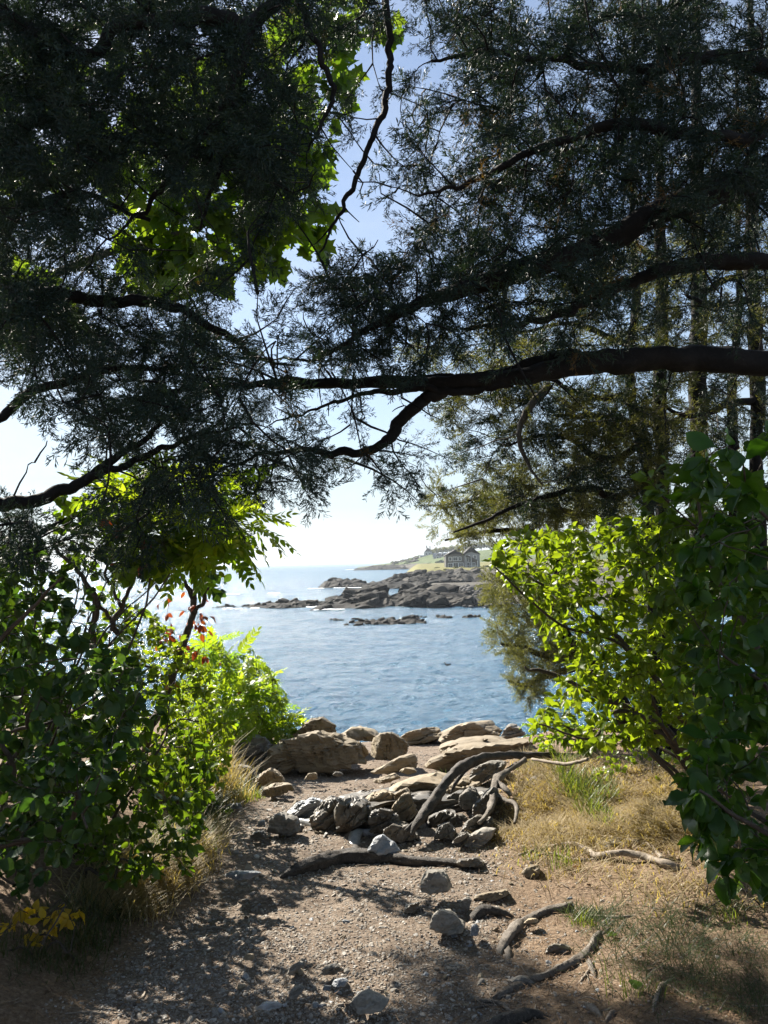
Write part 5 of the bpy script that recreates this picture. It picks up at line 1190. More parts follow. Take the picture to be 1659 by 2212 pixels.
# clumps of foliage follow the cover of the real crowns
NP = np.concatenate(near.P); OP = np.concatenate(over.P)
tN, tO = [], []
NQ = 26000; PX = rc.uniform(-160, 1800, NQ); PY = rc.uniform(-260, 1200, NQ); NZ = vnoise(np.column_stack([PX / 62, PY / 46, 0 * PX + 1.5]), 55) * .5 + .5
for q in range(NQ):
    px, py = PX[q], PY[q]
    c = cov(px, py) / 9.0
    nz1 = NZ[q]
    p_ = np.clip((c ** 1.25 - .95 * (1 - nz1) * (1.06 - c)) * 1.15, 0, 1)
    if px < 0 or px > 1659 or py < 0: p_ *= .5
    if rc.random() > p_ * .19: continue
    for t_ in range(5):
        Yc = rc.uniform(2.35, 4.0) if px < 650 else rc.uniform(2.6, 4.3)
        P = W(px, py, Yc)
        if not shades_lit(P): break
    else:
        if rc.random() > .10: continue
    dn = np.min(((NP - P) ** 2).sum(1)); do = np.min(((OP - P) ** 2).sum(1))
    (tN if dn < do else tO).append(P)
# clumps beyond the edge of the picture that put the foreground in shade
for q in range(2600):
    py = rc.uniform(2000, 2400); px = rc.uniform(-200, 1860)
    if any(inside((px, py), a) for a in LIT): continue
    g0 = G(px, min(py, 2350)); P = g0 + SUN * rc.uniform(3.0, 8.5)
    s_ = proj(P)
    if -40 < s_[0] < 1700 and -30 < s_[1] < 1300 and (cov(*s_) < 5.2 or s_[1] > 1050): continue
    if P[2] > 16 or shades_lit(P): continue
    if rc.random() < .34: (tN if s_[0] > 500 and s_[0] < 1700 else tO).append(P)
# unseen crown clumps added over and behind the path to deepen the shade
for q in range(800):
    P = np.array([rc.uniform(-5.5, 5.5), rc.uniform(-7, 1.6), rc.uniform(10.6, 15.5)])
    s_ = proj(P)
    if P[1] > .2 and -60 < s_[0] < 1720: continue
    (tN if P[0] > 0 else tO).append(P)
tipsN = near.grow(tN, rc, .006, 4); tipsO = over.grow(tO, rc, .006, 4)
print('clumps', len(tN), len(tO), len(tipsN), len(tipsO))
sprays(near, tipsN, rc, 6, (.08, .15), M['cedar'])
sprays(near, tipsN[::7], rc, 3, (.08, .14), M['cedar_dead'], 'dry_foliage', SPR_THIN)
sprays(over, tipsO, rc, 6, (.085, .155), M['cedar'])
for t_, n_ in ((near, 260), (over, 160)):                           # bare side twigs and snapped stubs along the limbs
    c_ = np.concatenate([P for P in t_.P]); c_ = c_[(c_[:, 1] > 1.6) & (c_[:, 2] > 9)]; c_ = c_[rc.integers(0, min(len(c_), 1500), n_)]
    t_.grow(c_ + rc.normal(0, 1, (n_, 3)) * np.array([.16, .12, .14]), rc, .0055, 1.2, 4, .09)
near.finish_twigs(BK); over.finish_twigs(BK)

# ------------------------------------------------------------------ cedars standing further back on the right
BG = M['bark']
def back_cedar(label, px, pts, Y, seed, lean=()):
    """pts: (picture x, y, half width) up the trunk"""
    g0 = W(px, 1250, Y); gz = float(ground_z(g0[0], Y)); t = Tree('cedar_tree', label, 'tree', (g0[0], Y, gz), 'slim cedars standing on the right')
    path = [(g0[0], Y, gz - .2, pts[0][2] / FPX * Y * 1.3)] + [Wr(a, b, Y, c) for a, b, c in pts]
    top = path[-1]; path.append((top[0] + .1, Y, top[2] + 2.2, top[3] * .5)); t.limb('trunk', path, BG, 12, .2, 70, seed); return t
bc = [back_cedar('slim cedar with a double bent stem, leftmost of the slim trunks on the right', 1402, [(1402, 1080, 11), (1396, 1000, 12), (1380, 930, 11), (1364, 860, 10), (1362, 760, 9), (1372, 640, 8), (1366, 480, 6)], 6.2, 31),
      back_cedar('straight dark cedar trunk just right of the bent stem', 1428, [(1428, 1060, 14), (1428, 950, 15), (1424, 820, 14), (1428, 650, 13), (1424, 480, 11), (1426, 300, 8)], 6.6, 32),
      back_cedar('thick straight cedar trunk in the middle of the slim trunks', 1508, [(1508, 1060, 17), (1510, 940, 18), (1508, 800, 17), (1512, 620, 16), (1508, 400, 13), (1504, 200, 10)], 7.0, 33),
      back_cedar('short thin cedar stem between the thick trunk and the right edge', 1582, [(1582, 1040, 10), (1584, 960, 10), (1578, 860, 9), (1590, 740, 8), (1596, 600, 6)], 6.8, 34),
      back_cedar('tall cedar trunk closest to the right edge of the view', 1636, [(1636, 1000, 14), (1638, 880, 15), (1632, 700, 14), (1622, 560, 12), (1628, 380, 10), (1622, 200, 8)], 6.4, 35)]
bc[0].limb('limb', [Wr(1386, 950, 6.2, 8), Wr(1340, 990, 6.15, 8), Wr(1280, 985, 6.1, 8), Wr(1240, 950, 6.05, 6), Wr(1180, 940, 6.0, 4), Wr(1100, 960, 6, 2)], BG, 8, .2, 40, 41)
bc[0].limb('limb', [Wr(1396, 1040, 6.2, 8), Wr(1330, 1072, 6.1, 8), Wr(1270, 1056, 6.0, 7), Wr(1180, 1070, 5.9, 5), Wr(1080, 1110, 5.8, 4), Wr(980, 1150, 5.8, 2)], BG, 8, .2, 50, 42)
bc[0].limb('limb', [Wr(1364, 850, 6.2, 7), Wr(1310, 860, 6.1, 6), Wr(1250, 850, 6.0, 5), Wr(1190, 820, 6.0, 4), Wr(1120, 800, 6.0, 2)], BG, 8, .2, 40, 43)
bc[0].limb('dead_limb', [Wr(1190, 832, 5.6, 8), Wr(1150, 870, 5.6, 8), Wr(1128, 900, 5.6, 7), Wr(1122, 950, 5.6, 5), Wr(1140, 1000, 5.6, 4), Wr(1170, 1050, 5.6, 2)], M['bark_grey'], 8, .2, 40, 44, label='pale lichen covered dead branch hanging down')
bc[1].limb('limb', [Wr(1426, 760, 6.6, 8), Wr(1340, 740, 6.5, 7), Wr(1240, 700, 6.4, 5), Wr(1120, 720, 6.3, 3)], BG, 8, .2, 40, 45)
bc[1].limb('limb', [Wr(1426, 560, 6.6, 8), Wr(1300, 500, 6.5, 6), Wr(1180, 520, 6.4, 4)], BG, 8, .2, 40, 46)
bc[2].limb('limb', [Wr(1508, 880, 7, 8), Wr(1420, 920, 6.8, 7), Wr(1320, 900, 6.6, 5), Wr(1200, 900, 6.5, 3)], BG, 8, .2, 40, 47)
bc[2].limb('limb', [Wr(1510, 640, 7, 8), Wr(1580, 600, 6.9, 6), Wr(1680, 600, 6.8, 4)], BG, 8, .2, 40, 48)
bc[4].limb('limb', [Wr(1636, 860, 6.4, 9), Wr(1560, 880, 6.3, 7), Wr(1480, 900, 6.2, 5), Wr(1400, 850, 6.1, 3)], BG, 8, .2, 40, 49)
bc[4].limb('limb', [Wr(1630, 640, 6.4, 8), Wr(1560, 660, 6.3, 6), Wr(1480, 640, 6.2, 4)], BG, 8, .2, 40, 50)
def in_polys(n, polys, Y0, Y1, r, lit=True, hole=.0):
    """points of a plant's volume: the outlines it shows, at distances Y0..Y1"""
    ps = [np.array(p, float) for p in polys]; lo = np.min([p.min(0) for p in ps], 0); hi = np.max([p.max(0) for p in ps], 0); out_ = []; k_ = 0
    while len(out_) < n and k_ < n * 60:
        k_ += 1; p = r.uniform(lo, hi)
        if not any(inside(p, q) for q in ps): continue
        if hole and float(vnoise(np.array([[p[0] / 70, p[1] / 60, 4.4]]), 91)[0]) < -1 + 2 * hole * .6: continue
        Pp = W(p[0], p[1], r.uniform(Y0, Y1))
        if lit and shades_lit(Pp) and r.random() > .1: continue
        out_.append(Pp)
    return np.array(out_)
rb = np.random.default_rng(202)
polyR = [[(1180, 560), (1659, 420), (1700, 420), (1700, 900), (1500, 960), (1300, 860), (1000, 780), (900, 740), (1050, 690)],
         [(880, 740), (1300, 830), (1420, 900), (1420, 1080), (1300, 1120), (1000, 1120), (930, 1080), (950, 900)],
         [(1420, 900), (1700, 860), (1700, 1100), (1420, 1120)]]
tg = np.concatenate([in_polys(300, polyR[:1], 5.2, 7.2, rb, True, .3), in_polys(330, polyR[1:2], 5.4, 6.8, rb, True, .2), in_polys(60, polyR[2:], 5.8, 7.6, rb, False)])
own = np.array([[np.min(((np.concatenate(t.P) - p) ** 2).sum(1)) for t in bc] for p in tg]).argmin(1)
for i_, t in enumerate(bc):
    if (own == i_).any():
        tips = t.grow(tg[own == i_], rb, .006, 2.2); k_ = len(tips) // 2; rb.shuffle(tips)
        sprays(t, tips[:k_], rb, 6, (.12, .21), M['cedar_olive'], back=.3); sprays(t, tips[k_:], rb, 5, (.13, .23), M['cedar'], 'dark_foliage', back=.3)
    # bare dead twigs round the lower trunks
    c = np.array(t.P[0]); c = c[(c[:, 2] > 9.2) & (c[:, 2] < 12.5)][::1]
    bt = [p + rb.normal(0, 1, 3) * np.array([.55, .35, .22]) for p in c[rb.integers(0, len(c), 46)]] if len(c) else []
    if bt: t.grow(bt, rb, .004, 1.2, 4, .06)
    t.finish_twigs(M['bark_grey'])
# the juniper leaning out over the water on the right
ju = Tree('juniper', 'olive green juniper leaning out over the water behind the bright bush', 'tree', (2.3, 7.2, float(ground_z(2.3, 7.2))))
jz = ju.base[2]
ju.limb('trunk', [(2.3, 7.2, jz - .2, .10), (2.1, 7.1, jz + .4, .085), Wr(1240, 1400, 7.0, 15), Wr(1200, 1330, 7.0, 12), Wr(1150, 1270, 7.0, 8), Wr(1100, 1240, 7, 4)], BG, 10, .2, 50, 51)
ju.limb('limb', [Wr(1250, 1420, 7, 9), Wr(1190, 1420, 7, 7), Wr(1130, 1400, 7, 5), Wr(1080, 1390, 7, 3)], BG, 8, .2, 40, 52)
ju.limb('limb', [Wr(1250, 1440, 7, 8), Wr(1180, 1460, 7, 7), Wr(1130, 1480, 7, 5), Wr(1100, 1470, 7, 2)], BG, 8, .2, 40, 53)
ju.limb('limb', [Wr(1210, 1340, 7, 9), Wr(1200, 1200, 7, 8), Wr(1140, 1150, 6.9, 6), Wr(1040, 1150, 6.9, 4), Wr(960, 1165, 6.9, 2)], BG, 8, .2, 40, 54)
ju.limb('limb', [Wr(1202, 1220, 7, 8), Wr(1240, 1120, 7, 7), Wr(1150, 1090, 7, 5), Wr(1040, 1080, 7, 3), Wr(950, 1100, 7, 2)], BG, 8, .2, 40, 55)
jt = np.concatenate([in_polys(120, [[(1055, 1245), (1110, 1240), (1200, 1300), (1215, 1450), (1150, 1470), (1130, 1430), (1065, 1395), (1050, 1330)]], 6.6, 7.5, rb, False, .2),
                     in_polys(140, [[(910, 1115), (1000, 1060), (1150, 1040), (1380, 1070), (1340, 1160), (1130, 1175), (1010, 1172), (945, 1160)]], 6.6, 7.4, rb, False, .15),
                     in_polys(14, [[(1100, 1450), (1160, 1470), (1160, 1520), (1120, 1500)]], 6.8, 7.2, rb, False),
                     in_polys(60, [[(1150, 1190), (1400, 1150), (1420, 1400), (1220, 1420)]], 6.8, 7.6, rb, False)])
tips = ju.grow(jt, rb, .005, 1.6); sprays(ju, tips, rb, 6, (.10, .18), M['juniper']); ju.finish_twigs(M['bark_grey'])

# ------------------------------------------------------------------ broad leaved plants
def ovate(w=.32, fold=.25, curl=-.18, wide=.42, stalk=.14, wave=.0, seed=0):
    """one leaf along +X, length 1: folded on its midrib, tip bent down"""
    r = np.random.default_rng(seed); t = np.array([0, .10, .25, .42, .6, .78, .92, 1.0])
    prof = np.sin(np.pi * t ** (math.log(.5) / math.log(wide))) ** .8 * w; V = []; F = []
    for i_, (a, h) in enumerate(zip(t, prof)):
        z = curl * a * a; lift = fold * h + wave * r.normal(0, .04)
        V += [(a, h, z + lift), (a, 0, z), (a, -h, z + lift + wave * r.normal(0, .03))]
    for i_ in range(len(t) - 1):
        b = i_ * 3; F += [(b, b + 1, b + 4, b + 3), (b + 1, b + 2, b + 5, b + 4)]
    b = len(V); V += [(-stalk, .012, .03), (-stalk, -.012, .03), (.02, -.012, 0), (.02, .012, 0)]; F.append((b, b + 1, b + 2, b + 3))
    return np.array(V, float) + [stalk, 0, 0], np.array(F)
def pinnate(n=8, w=.21, leaf=.23, seed=0, bend=-.35, tooth=.2):
    r = np.random.default_rng(seed); L, FL = ovate(w, .2, -.15, .36, .03); V = []; F = []; k_ = 0
    ts = np.linspace(0, 1, 9); R_ = np.stack([ts, .05 * np.sin(ts * 3), bend * ts ** 2], -1); 
    for i_ in range(8):
        b = k_; V += [R_[i_] + [0, .005, 0], R_[i_] - [0, .005, 0], R_[i_ + 1] - [0, .004, 0], R_[i_ + 1] + [0, .004, 0]]; F.append((b, b + 1, b + 2, b + 3)); k_ += 4
    for q in range(n * 2 + 1):
        t = .22 + .78 * (q // 2) / n if q < n * 2 else 1.0; sd = (1 if q % 2 else -1) if q < n * 2 else 0
        a = sd * R(62 - 18 * t) + r.normal(0, .08); s = leaf * (1 - .45 * abs(t - .5)) * r.uniform(.9, 1.1); dr = r.normal(-.25, .15)
        Rm = np.array(Matrix.Rotation(a, 3, 'Z') @ Matrix.Rotation(-dr, 3, 'Y') @ Matrix.Rotation(r.normal(0, .3), 3, 'X'))
        p = np.array([np.interp(t, ts, R_[:, i]) for i in range(3)]); V += list(L * s @ Rm.T + p); F += [tuple(f + k_) for f in FL]; k_ += len(L)
    return np.array(V), np.array(F)
def maple(seed=0):
    r = np.random.default_rng(seed)
    o = [(0, 0), (-.12, .20), (.05, .30), (-.02, .52), (.22, .40), (.30, .46), (.42, .68), (.50, .42), (.56, .26), (.74, .30), (.80, .17), (1.05, 0)]
    o = np.array(o); full = np.vstack([o, (o[-2:0:-1] * [1, -1])]); c = np.array([[.34, 0]])
    P = np.vstack([full, c]); d = np.abs(P[:, 1]); z = .22 * d - .25 * P[:, 0] ** 2 + r.normal(0, .025, len(P)); V = np.column_stack([P, z]); n = len(full)
    F = [(i_, (i_ + 1) % n, n) for i_ in range(n)]; b = n + 1
    V = np.vstack([V, [(-.5, .012, -.05), (-.5, -.012, -.05), (.02, -.012, 0)]]); F.append((b, b + 1, b + 2)); return V + [.5, 0, 0], np.array(F)
LV = {'round': [ovate(.40, .22, -.15, .52, .16, 1, q) for q in range(4)], 'oval': [ovate(.30, .3, -.22, .45, .12, 1, 10 + q) for q in range(4)],
      'obovate': [ovate(.34, .28, -.25, .60, .10, 1, 20 + q) for q in range(4)], 'narrow': [ovate(.15, .3, -.2, .42, .06, 1, 30 + q) for q in range(3)],
      'pinnate': [pinnate(7 + q % 3, seed=q) for q in range(4)], 'maple': [maple(q) for q in range(4)]}
def put_leaves(tree, tips, r, kind, per, size, mat, back=.75, droop=.35, up=1.0, most=300, out=.9, name='leaf', rest='leaves', skip_objs=False):
    """the leaves that show largest are objects of their own, the others one mass"""
    tm = LV[kind]; pos, d_, sz = [], [], []
    for Q, T in tips:
        n = len(Q)
        for k_ in range(per):
            i_ = n - 1 if k_ == 0 else min(n - 1, int(n * (1 - back * r.random()))); side = r.normal(0, 1, 3); side -= T[i_] * (side @ T[i_]); side /= np.linalg.norm(side) + 1e-9
            d_.append(T[i_] * r.uniform(.3, 1) + side * out * (0.3 if k_ == 0 else 1) + np.array([0, 0, -droop])); pos.append(Q[i_]); sz.append(r.uniform(*size))
    pos, d_, sz = np.array(pos), np.array(d_), np.array(sz); ups = np.array([0, 0, up]) + r.normal(0, .75, pos.shape)
    rot = frame_rot(d_, ups, r, .25); tint = r.random(len(pos)); pr = np.array([proj(p) for p in pos]); app = sz / np.maximum(pos[:, 1], .3)
    app[(pr[:, 0] < -30) | (pr[:, 0] > 1690) | (pr[:, 1] < -30) | (pr[:, 1] > 2240)] *= .01
    order = np.argsort(-app); first = order[:most] if not skip_objs else order[:0]; rest_i = order[len(first):]
    ms = []
    for V, F in tm: m = MB(); m.add(V, F, 0); ms.append(m.mesh(name, mat))
    for i_ in first:
        o = bpy.data.objects.new(name, ms[i_ % len(ms)]); COL.objects.link(o); o.parent = tree.root
        Mx = np.eye(4); Mx[:3, :3] = rot[i_] * sz[i_]; Mx[:3, 3] = pos[i_] - tree.base; o.matrix_basis = Matrix(Mx.tolist())
    if len(rest_i):
        mb = MB()
        for v_, (V, F) in enumerate(tm):
            k_ = rest_i[v_::len(tm)]
            if len(k_): scatter(mb, V, F, pos[k_] - tree.base, rot[k_], sz[k_], tint[k_])
        tag(mb.build(rest, mat, tree.root), kind='stuff')
    return pos
def shrub(name, label, base, targets, r, stems=6, stem_r=.011, mat='bark_brown', lean=.25, maxlen=1.2, thick=.0032, cat='shrub', limbs=()):
    t = Tree(name, label, cat, base); T_ = np.asarray(targets); pick = [int(r.integers(len(T_)))]
    for q in range(stems - 1): pick.append(int(np.argmax(np.min([((T_ - T_[i_]) ** 2).sum(1) for i_ in pick], 0))))
    for l in limbs: t.limb('stem', l, M[mat], 8, .15, 40, 3)
    for i_ in pick:
        e = T_[i_]; b = t.base + np.array([*r.normal(0, .07, 2), -.05]); mid = (b + e) / 2 + np.array([*r.normal(0, .10, 2), .28 * np.linalg.norm(e - b) * lean * 2])
        t.limb('stem', [(*b, stem_r), (*(b * .6 + mid * .4 + [0, 0, .05]), stem_r * .9), (*(mid + r.normal(0, .05, 3)), stem_r * .75), (*(mid * .5 + e * .5 + r.normal(0, .05, 3)), stem_r * .55), (*e, stem_r * .3)], M[mat], 7, .15, 30, i_ % 50)
    tips = t.grow(T_, r, thick, maxlen, 4, .05, .1, True); t.finish_twigs(M[mat]); return t, tips
def gp(x, y): return (x, y, float(ground_z(x, y)))
rv = np.random.default_rng(303)

# maple behind the overhead cedar
mp_ = Tree('maple_tree', 'broadleaf maple with backlit yellow green leaves behind the overhead cedar', 'tree', (-4.6, 6.4, float(ground_z(-4.6, 6.4))))
z0 = mp_.base[2]
mp_.limb('trunk', [(-4.6, 6.4, z0 - .3, .16), (-4.4, 6.4, z0 + 2, .13), (-4.1, 6.4, z0 + 4, .11), (-3.4, 6.3, z0 + 6, .07), (-2.6, 6.2, z0 + 7.5, .03)], M['bark_grey'], 12, .15)
mp_.limb('limb', [(-4.15, 6.4, z0 + 3.6, .06), Wr(60, 420, 6.2, 14), Wr(250, 330, 6.1, 11), Wr(420, 260, 6, 8), Wr(580, 240, 6, 5), Wr(700, 300, 6, 2)], M['bark_grey'], 8, .1, 50, 2)
mp_.limb('limb', [(-4.2, 6.4, z0 + 3.0, .05), Wr(60, 620, 6.2, 10), Wr(200, 560, 6.1, 8), Wr(330, 520, 6, 6), Wr(450, 480, 6, 3)], M['bark_grey'], 8, .1, 50, 3)
mp_.limb('limb', [(-3.6, 6.35, z0 + 5.6, .05), Wr(450, -20, 6.1, 10), Wr(620, 20, 6, 7), Wr(760, 80, 6, 4), Wr(840, 60, 6, 2)], M['bark_grey'], 8, .1, 50, 4)
mt = np.concatenate([in_polys(150, [[(250, 200), (500, 120), (740, 100), (770, 180), (700, 270), (735, 380), (690, 470), (560, 520), (440, 520), (330, 460), (240, 420)]], 5.4, 6.8, rv, False),
                     in_polys(34, [[(270, 500), (420, 480), (500, 560), (420, 620), (280, 590)]], 5.6, 6.6, rv, False), in_polys(30, [[(-40, 560), (90, 590), (140, 660), (60, 720), (-40, 700)]], 5.6, 6.6, rv, False),
                     in_polys(20, [[(560, -20), (860, -20), (850, 60), (760, 110), (600, 90)]], 5.6, 6.6, rv, False), in_polys(40, [[(-60, 100), (260, 100), (250, 420), (-60, 450)]], 5.6, 6.8, rv, False)])
mt = np.concatenate([mt, in_polys(70, [[(230, 400), (720, 380), (710, 520), (520, 610), (300, 630)]], 5.4, 6.8, rv, False)])
tips = mp_.grow(mt, rv, .006, 2.5); mp_.finish_twigs(M['bark_grey']); put_leaves(mp_, tips, rv, 'maple', 9, (.09, .145), M['maple'], droop=.6)

# right: dark glossy bush close by
tg = in_polys(230, [[(1470, 1030), (1560, 960), (1700, 880), (1780, 1300), (1780, 1900), (1660, 1930), (1600, 1880), (1530, 1880), (1500, 1790), (1480, 1690), (1540, 1560), (1500, 1400), (1470, 1250)]], 1.85, 3.0, rv, False, .12)
t, tips = shrub('glossy_shrub', 'tall dark glossy leaved bush filling the right edge close by', gp(1.75, 2.35), tg, rv, 9, .012)
k_ = len(tips) * 2 // 5; rv.shuffle(tips)
put_leaves(t, tips[:k_], rv, 'obovate', 7, (.055, .085), M['leaf_dark'], droop=.3, most=170)
put_leaves(t, tips[k_:], rv, 'oval', 8, (.035, .06), M['leaf_dark'], droop=.25, most=130)
tg = in_polys(230, [[(1350, 1110), (1400, 1010), (1480, 990), (1600, 1000), (1640, 1300), (1600, 1620), (1500, 1680), (1470, 1560), (1430, 1400), (1380, 1260)]], 3.0, 3.9, rv, True, .1)
t, tips = shrub('leafy_shrub', 'mid green bush with sun flecked leaves between the bright bush and the glossy one', gp(2.0, 3.6), tg, rv, 8, .010); put_leaves(t, tips, rv, 'oval', 7, (.04, .068), M['leaf_mid'], droop=.25)
# right: bright bush in the sun
tg = in_polys(700, [[(1040, 1205), (1110, 1152), (1250, 1140), (1400, 1110), (1500, 1230), (1530, 1500), (1480, 1610), (1280, 1610), (1160, 1565), (1165, 1500), (1250, 1450), (1180, 1400), (1130, 1290)]], 3.9, 5.3, rv, False, .15)
t, tips = shrub('sunlit_shrub', 'bright yellow green bush in full sun on the right, arching over the bank', gp(2.05, 4.9), tg, rv, 8, .013,
                limbs=[[(2.05, 4.9, float(ground_z(2.05, 4.9)), .017), Wr(1400, 1560, 4.7, 6), Wr(1290, 1500, 4.6, 5), Wr(1180, 1455, 4.6, 4), Wr(1130, 1440, 4.6, 2)],
                       [(2.05, 4.9, float(ground_z(2.05, 4.9)), .02), Wr(1440, 1500, 4.6, 7), Wr(1330, 1370, 4.5, 6), Wr(1240, 1300, 4.5, 4), Wr(1120, 1230, 4.5, 2)],
                       [(2.05, 4.9, float(ground_z(2.05, 4.9)), .02), Wr(1450, 1590, 4.5, 5), Wr(1380, 1540, 4.4, 5), Wr(1320, 1545, 4.4, 4), Wr(1280, 1575, 4.4, 2)]])
put_leaves(t, tips, rv, 'oval', 7, (.038, .066), M['leaf_lit'], droop=.2)
tg = in_polys(50, [[(1130, 1560), (1200, 1550), (1300, 1590), (1280, 1630), (1160, 1620)]], 6.2, 7.2, rv, False)
t, tips = shrub('low_shrub', 'low yellow green leafy growth at the edge of the rocks under the bright bush', gp(1.75, 6.7), tg, rv, 5, .006); put_leaves(t, tips, rv, 'oval', 7, (.04, .07), M['leaf_sumac'], most=160)
tg = np.array([G(rv.uniform(1280, 1480), rv.uniform(1600, 1700)) + [0, 0, rv.uniform(.02, .12)] for q in range(70)])
t, tips = shrub('ground_vine', 'small leaved green vine creeping over the needles beneath the bright bush', gp(1.75, 5.2), tg, rv, 5, .005, lean=.05); put_leaves(t, tips, rv, 'round', 5, (.025, .045), M['leaf_lit'], most=150)

# left: dark bush close by, lit bush beside it, thicket further back
tg = in_polys(330, [[(-150, 1190), (60, 1180), (180, 1260), (230, 1390), (330, 1480), (330, 1560), (250, 1640), (210, 1760), (130, 1880), (-60, 1980), (-150, 1900)]], 2.5, 3.9, rv, True, .3)
t, tips = shrub('dark_shrub', 'dark blue green bush with broad leaves filling the left edge', gp(-1.95, 3.2), tg, rv, 9, .012)
put_leaves(t, tips, rv, 'round', 8, (.032, .062), M['leaf_blue'], droop=.45)
tg = in_polys(260, [[(110, 1560), (330, 1480), (440, 1560), (475, 1690), (430, 1780), (400, 1880), (250, 1910), (150, 1860), (60, 1700)]], 3.6, 4.4, rv)
t, tips = shrub('green_shrub', 'mid green bush with sun spotted leaves at the left of the path', gp(-1.55, 4.0), tg, rv, 7, .009); put_leaves(t, tips, rv, 'oval', 7, (.04, .07), M['leaf_mid'], droop=.35)
tg = in_polys(400, [[(190, 1300), (330, 1330), (430, 1420), (500, 1560), (480, 1690), (330, 1700), (230, 1560)]], 5.0, 6.6, rv, True)
t, tips = shrub('thicket_shrub', 'fine leaved light green bush behind the crooked sapling', gp(-1.95, 5.8), tg, rv, 8, .009); put_leaves(t, tips, rv, 'oval', 7, (.035, .06), M['leaf_lit'], droop=.25)
tg = in_polys(280, [[(-40, 1150), (180, 1200), (300, 1290), (300, 1560), (120, 1640), (-40, 1500)]], 4.4, 5.6, rv, True)
t, tips = shrub('thicket_shrub', 'pale green bush showing through behind the dark left bush', gp(-2.6, 5.0), tg, rv, 8, .009, maxlen=2); put_leaves(t, tips, rv, 'oval', 7, (.05, .08), M['leaf_mid'], droop=.25)
tg = in_polys(80, [[(430, 1400), (500, 1365), (570, 1420), (610, 1540), (600, 1590), (500, 1610), (400, 1560), (380, 1470)]], 8.8, 10.4, rv, False)
t, tips = shrub('sumac', 'sunny yellow green sumac with feathered leaves behind the left boulder', gp(-2.2, 9.6), tg, rv, 7, .014); put_leaves(t, tips, rv, 'pinnate', 4, (.28, .42), M['leaf_sumac'], droop=.35, out=1.1)
put_leaves(t, tips[::9], rv, 'oval', 3, (.06, .09), M['leaf_orange'], most=40, name='orange_leaf')
tg = in_polys(130, [[(540, 1400), (585, 1450), (630, 1540), (650, 1580), (600, 1605), (510, 1605), (530, 1480)]], 9.3, 10.6, rv, False)
t, tips = shrub('willow_shrub', 'feathery pale green bush at the cliff edge, right of the sumac', gp(-1.75, 10.0), tg, rv, 8, .009); put_leaves(t, tips, rv, 'narrow', 14, (.05, .085), M['leaf_lit'], droop=.1)
tg = in_polys(60, [[(230, 1010), (430, 1050), (500, 1060), (550, 1095), (560, 1140), (500, 1165), (420, 1190), (250, 1180)]], 3.5, 4.1, rv, True)
t, tips = shrub('ash_sapling', 'young ash with long feathered leaves reaching out against the sky on the left', gp(-1.75, 3.9), tg, rv, 2, .007, maxlen=2.5, cat='tree'); put_leaves(t, tips, rv, 'pinnate', 3, (.20, .30), M['leaf_sumac'], droop=.3, out=1.0)
tg = in_polys(110, [[(120, 1060), (400, 1130), (430, 1200), (320, 1250), (130, 1240)]], 3.4, 4.4, rv, True)
t, tips = shrub('cherry_sapling', 'leafy green sapling behind the low cedar branch on the left', gp(-1.9, 4.0), tg, rv, 4, .007, maxlen=2.5, cat='tree'); put_leaves(t, tips, rv, 'round', 6, (.04, .065), M['leaf_mid'], droop=.3)
put_leaves(t, tips[::7], rv, 'oval', 2, (.05, .07), M['leaf_red'], most=30, name='red_leaf')
tg = in_polys(230, [[(-120, 1420), (140, 1480), (300, 1600), (250, 1760), (60, 1860), (-120, 1850)]], 3.9, 5.2, rv, True)
t, tips = shrub('undergrowth_shrub', 'fine leaved dim undergrowth filling in behind the dark left bush', gp(-2.3, 4.5), tg, rv, 8, .008, maxlen=2); put_leaves(t, tips, rv, 'oval', 8, (.035, .06), M['leaf_mid'], most=120)
# the crooked sapling
cs = Tree('crooked_sapling', 'thin crooked bare sapling leaning right over the left bushes', 'tree', tuple(G(312, 1640)))
BB = M['bark_brown']; Yc = float(cs.base[1]); Yc = min(Yc, 5.4)
cs.limb('trunk', [(*(cs.base - [0, 0, .1]), .022), Wr(318, 1590, Yc, 9), Wr(345, 1530, Yc, 9), Wr(372, 1462, Yc, 8.5), Wr(392, 1400, Yc, 7.5), Wr(412, 1350, Yc, 7), Wr(418, 1310, Yc, 6.5), Wr(413, 1285, Yc, 6), Wr(402, 1262, Yc, 4), Wr(392, 1240, Yc, 2)], BB, 10, .2, 70, 61)
cs.limb('branch', [Wr(416, 1292, Yc, 6), Wr(430, 1265, Yc, 5), Wr(455, 1235, Yc, 4.5), Wr(467, 1200, Yc, 4), Wr(466, 1172, Yc, 3), Wr(455, 1130, Yc, 2.5), Wr(470, 1100, Yc, 1.5)], BB, 8, .2, 50, 62)
cs.limb('branch', [Wr(421, 1325, Yc, 5), Wr(437, 1300, Yc, 4.5), Wr(450, 1272, Yc, 4), Wr(463, 1252, Yc, 3), Wr(464, 1232, Yc, 2)], BB, 8, .2, 40, 63)
cs.limb('branch', [Wr(365, 1475, Yc, 4), Wr(320, 1440, Yc, 3), Wr(270, 1420, Yc, 2.5), Wr(230, 1400, Yc, 1.5)], BB, 7, .2, 40, 64)
ct = in_polys(36, [[(420, 1170), (490, 1190), (480, 1290), (420, 1270)]], Yc - .2, Yc + .2, rv, False); tips = cs.grow(ct, rv, .0028, .6)
put_leaves(cs, tips, rv, 'round', 2, (.05, .075), M['leaf_blue'], droop=.4)
ct = in_polys(26, [[(330, 1290), (440, 1270), (470, 1380), (450, 1420), (350, 1400)]], Yc - .3, Yc + .3, rv, False); tips = cs.grow(ct, rv, .0028, .8); put_leaves(cs, tips, rv, 'oval', 2, (.04, .065), M['leaf_red'], name='red_leaf')
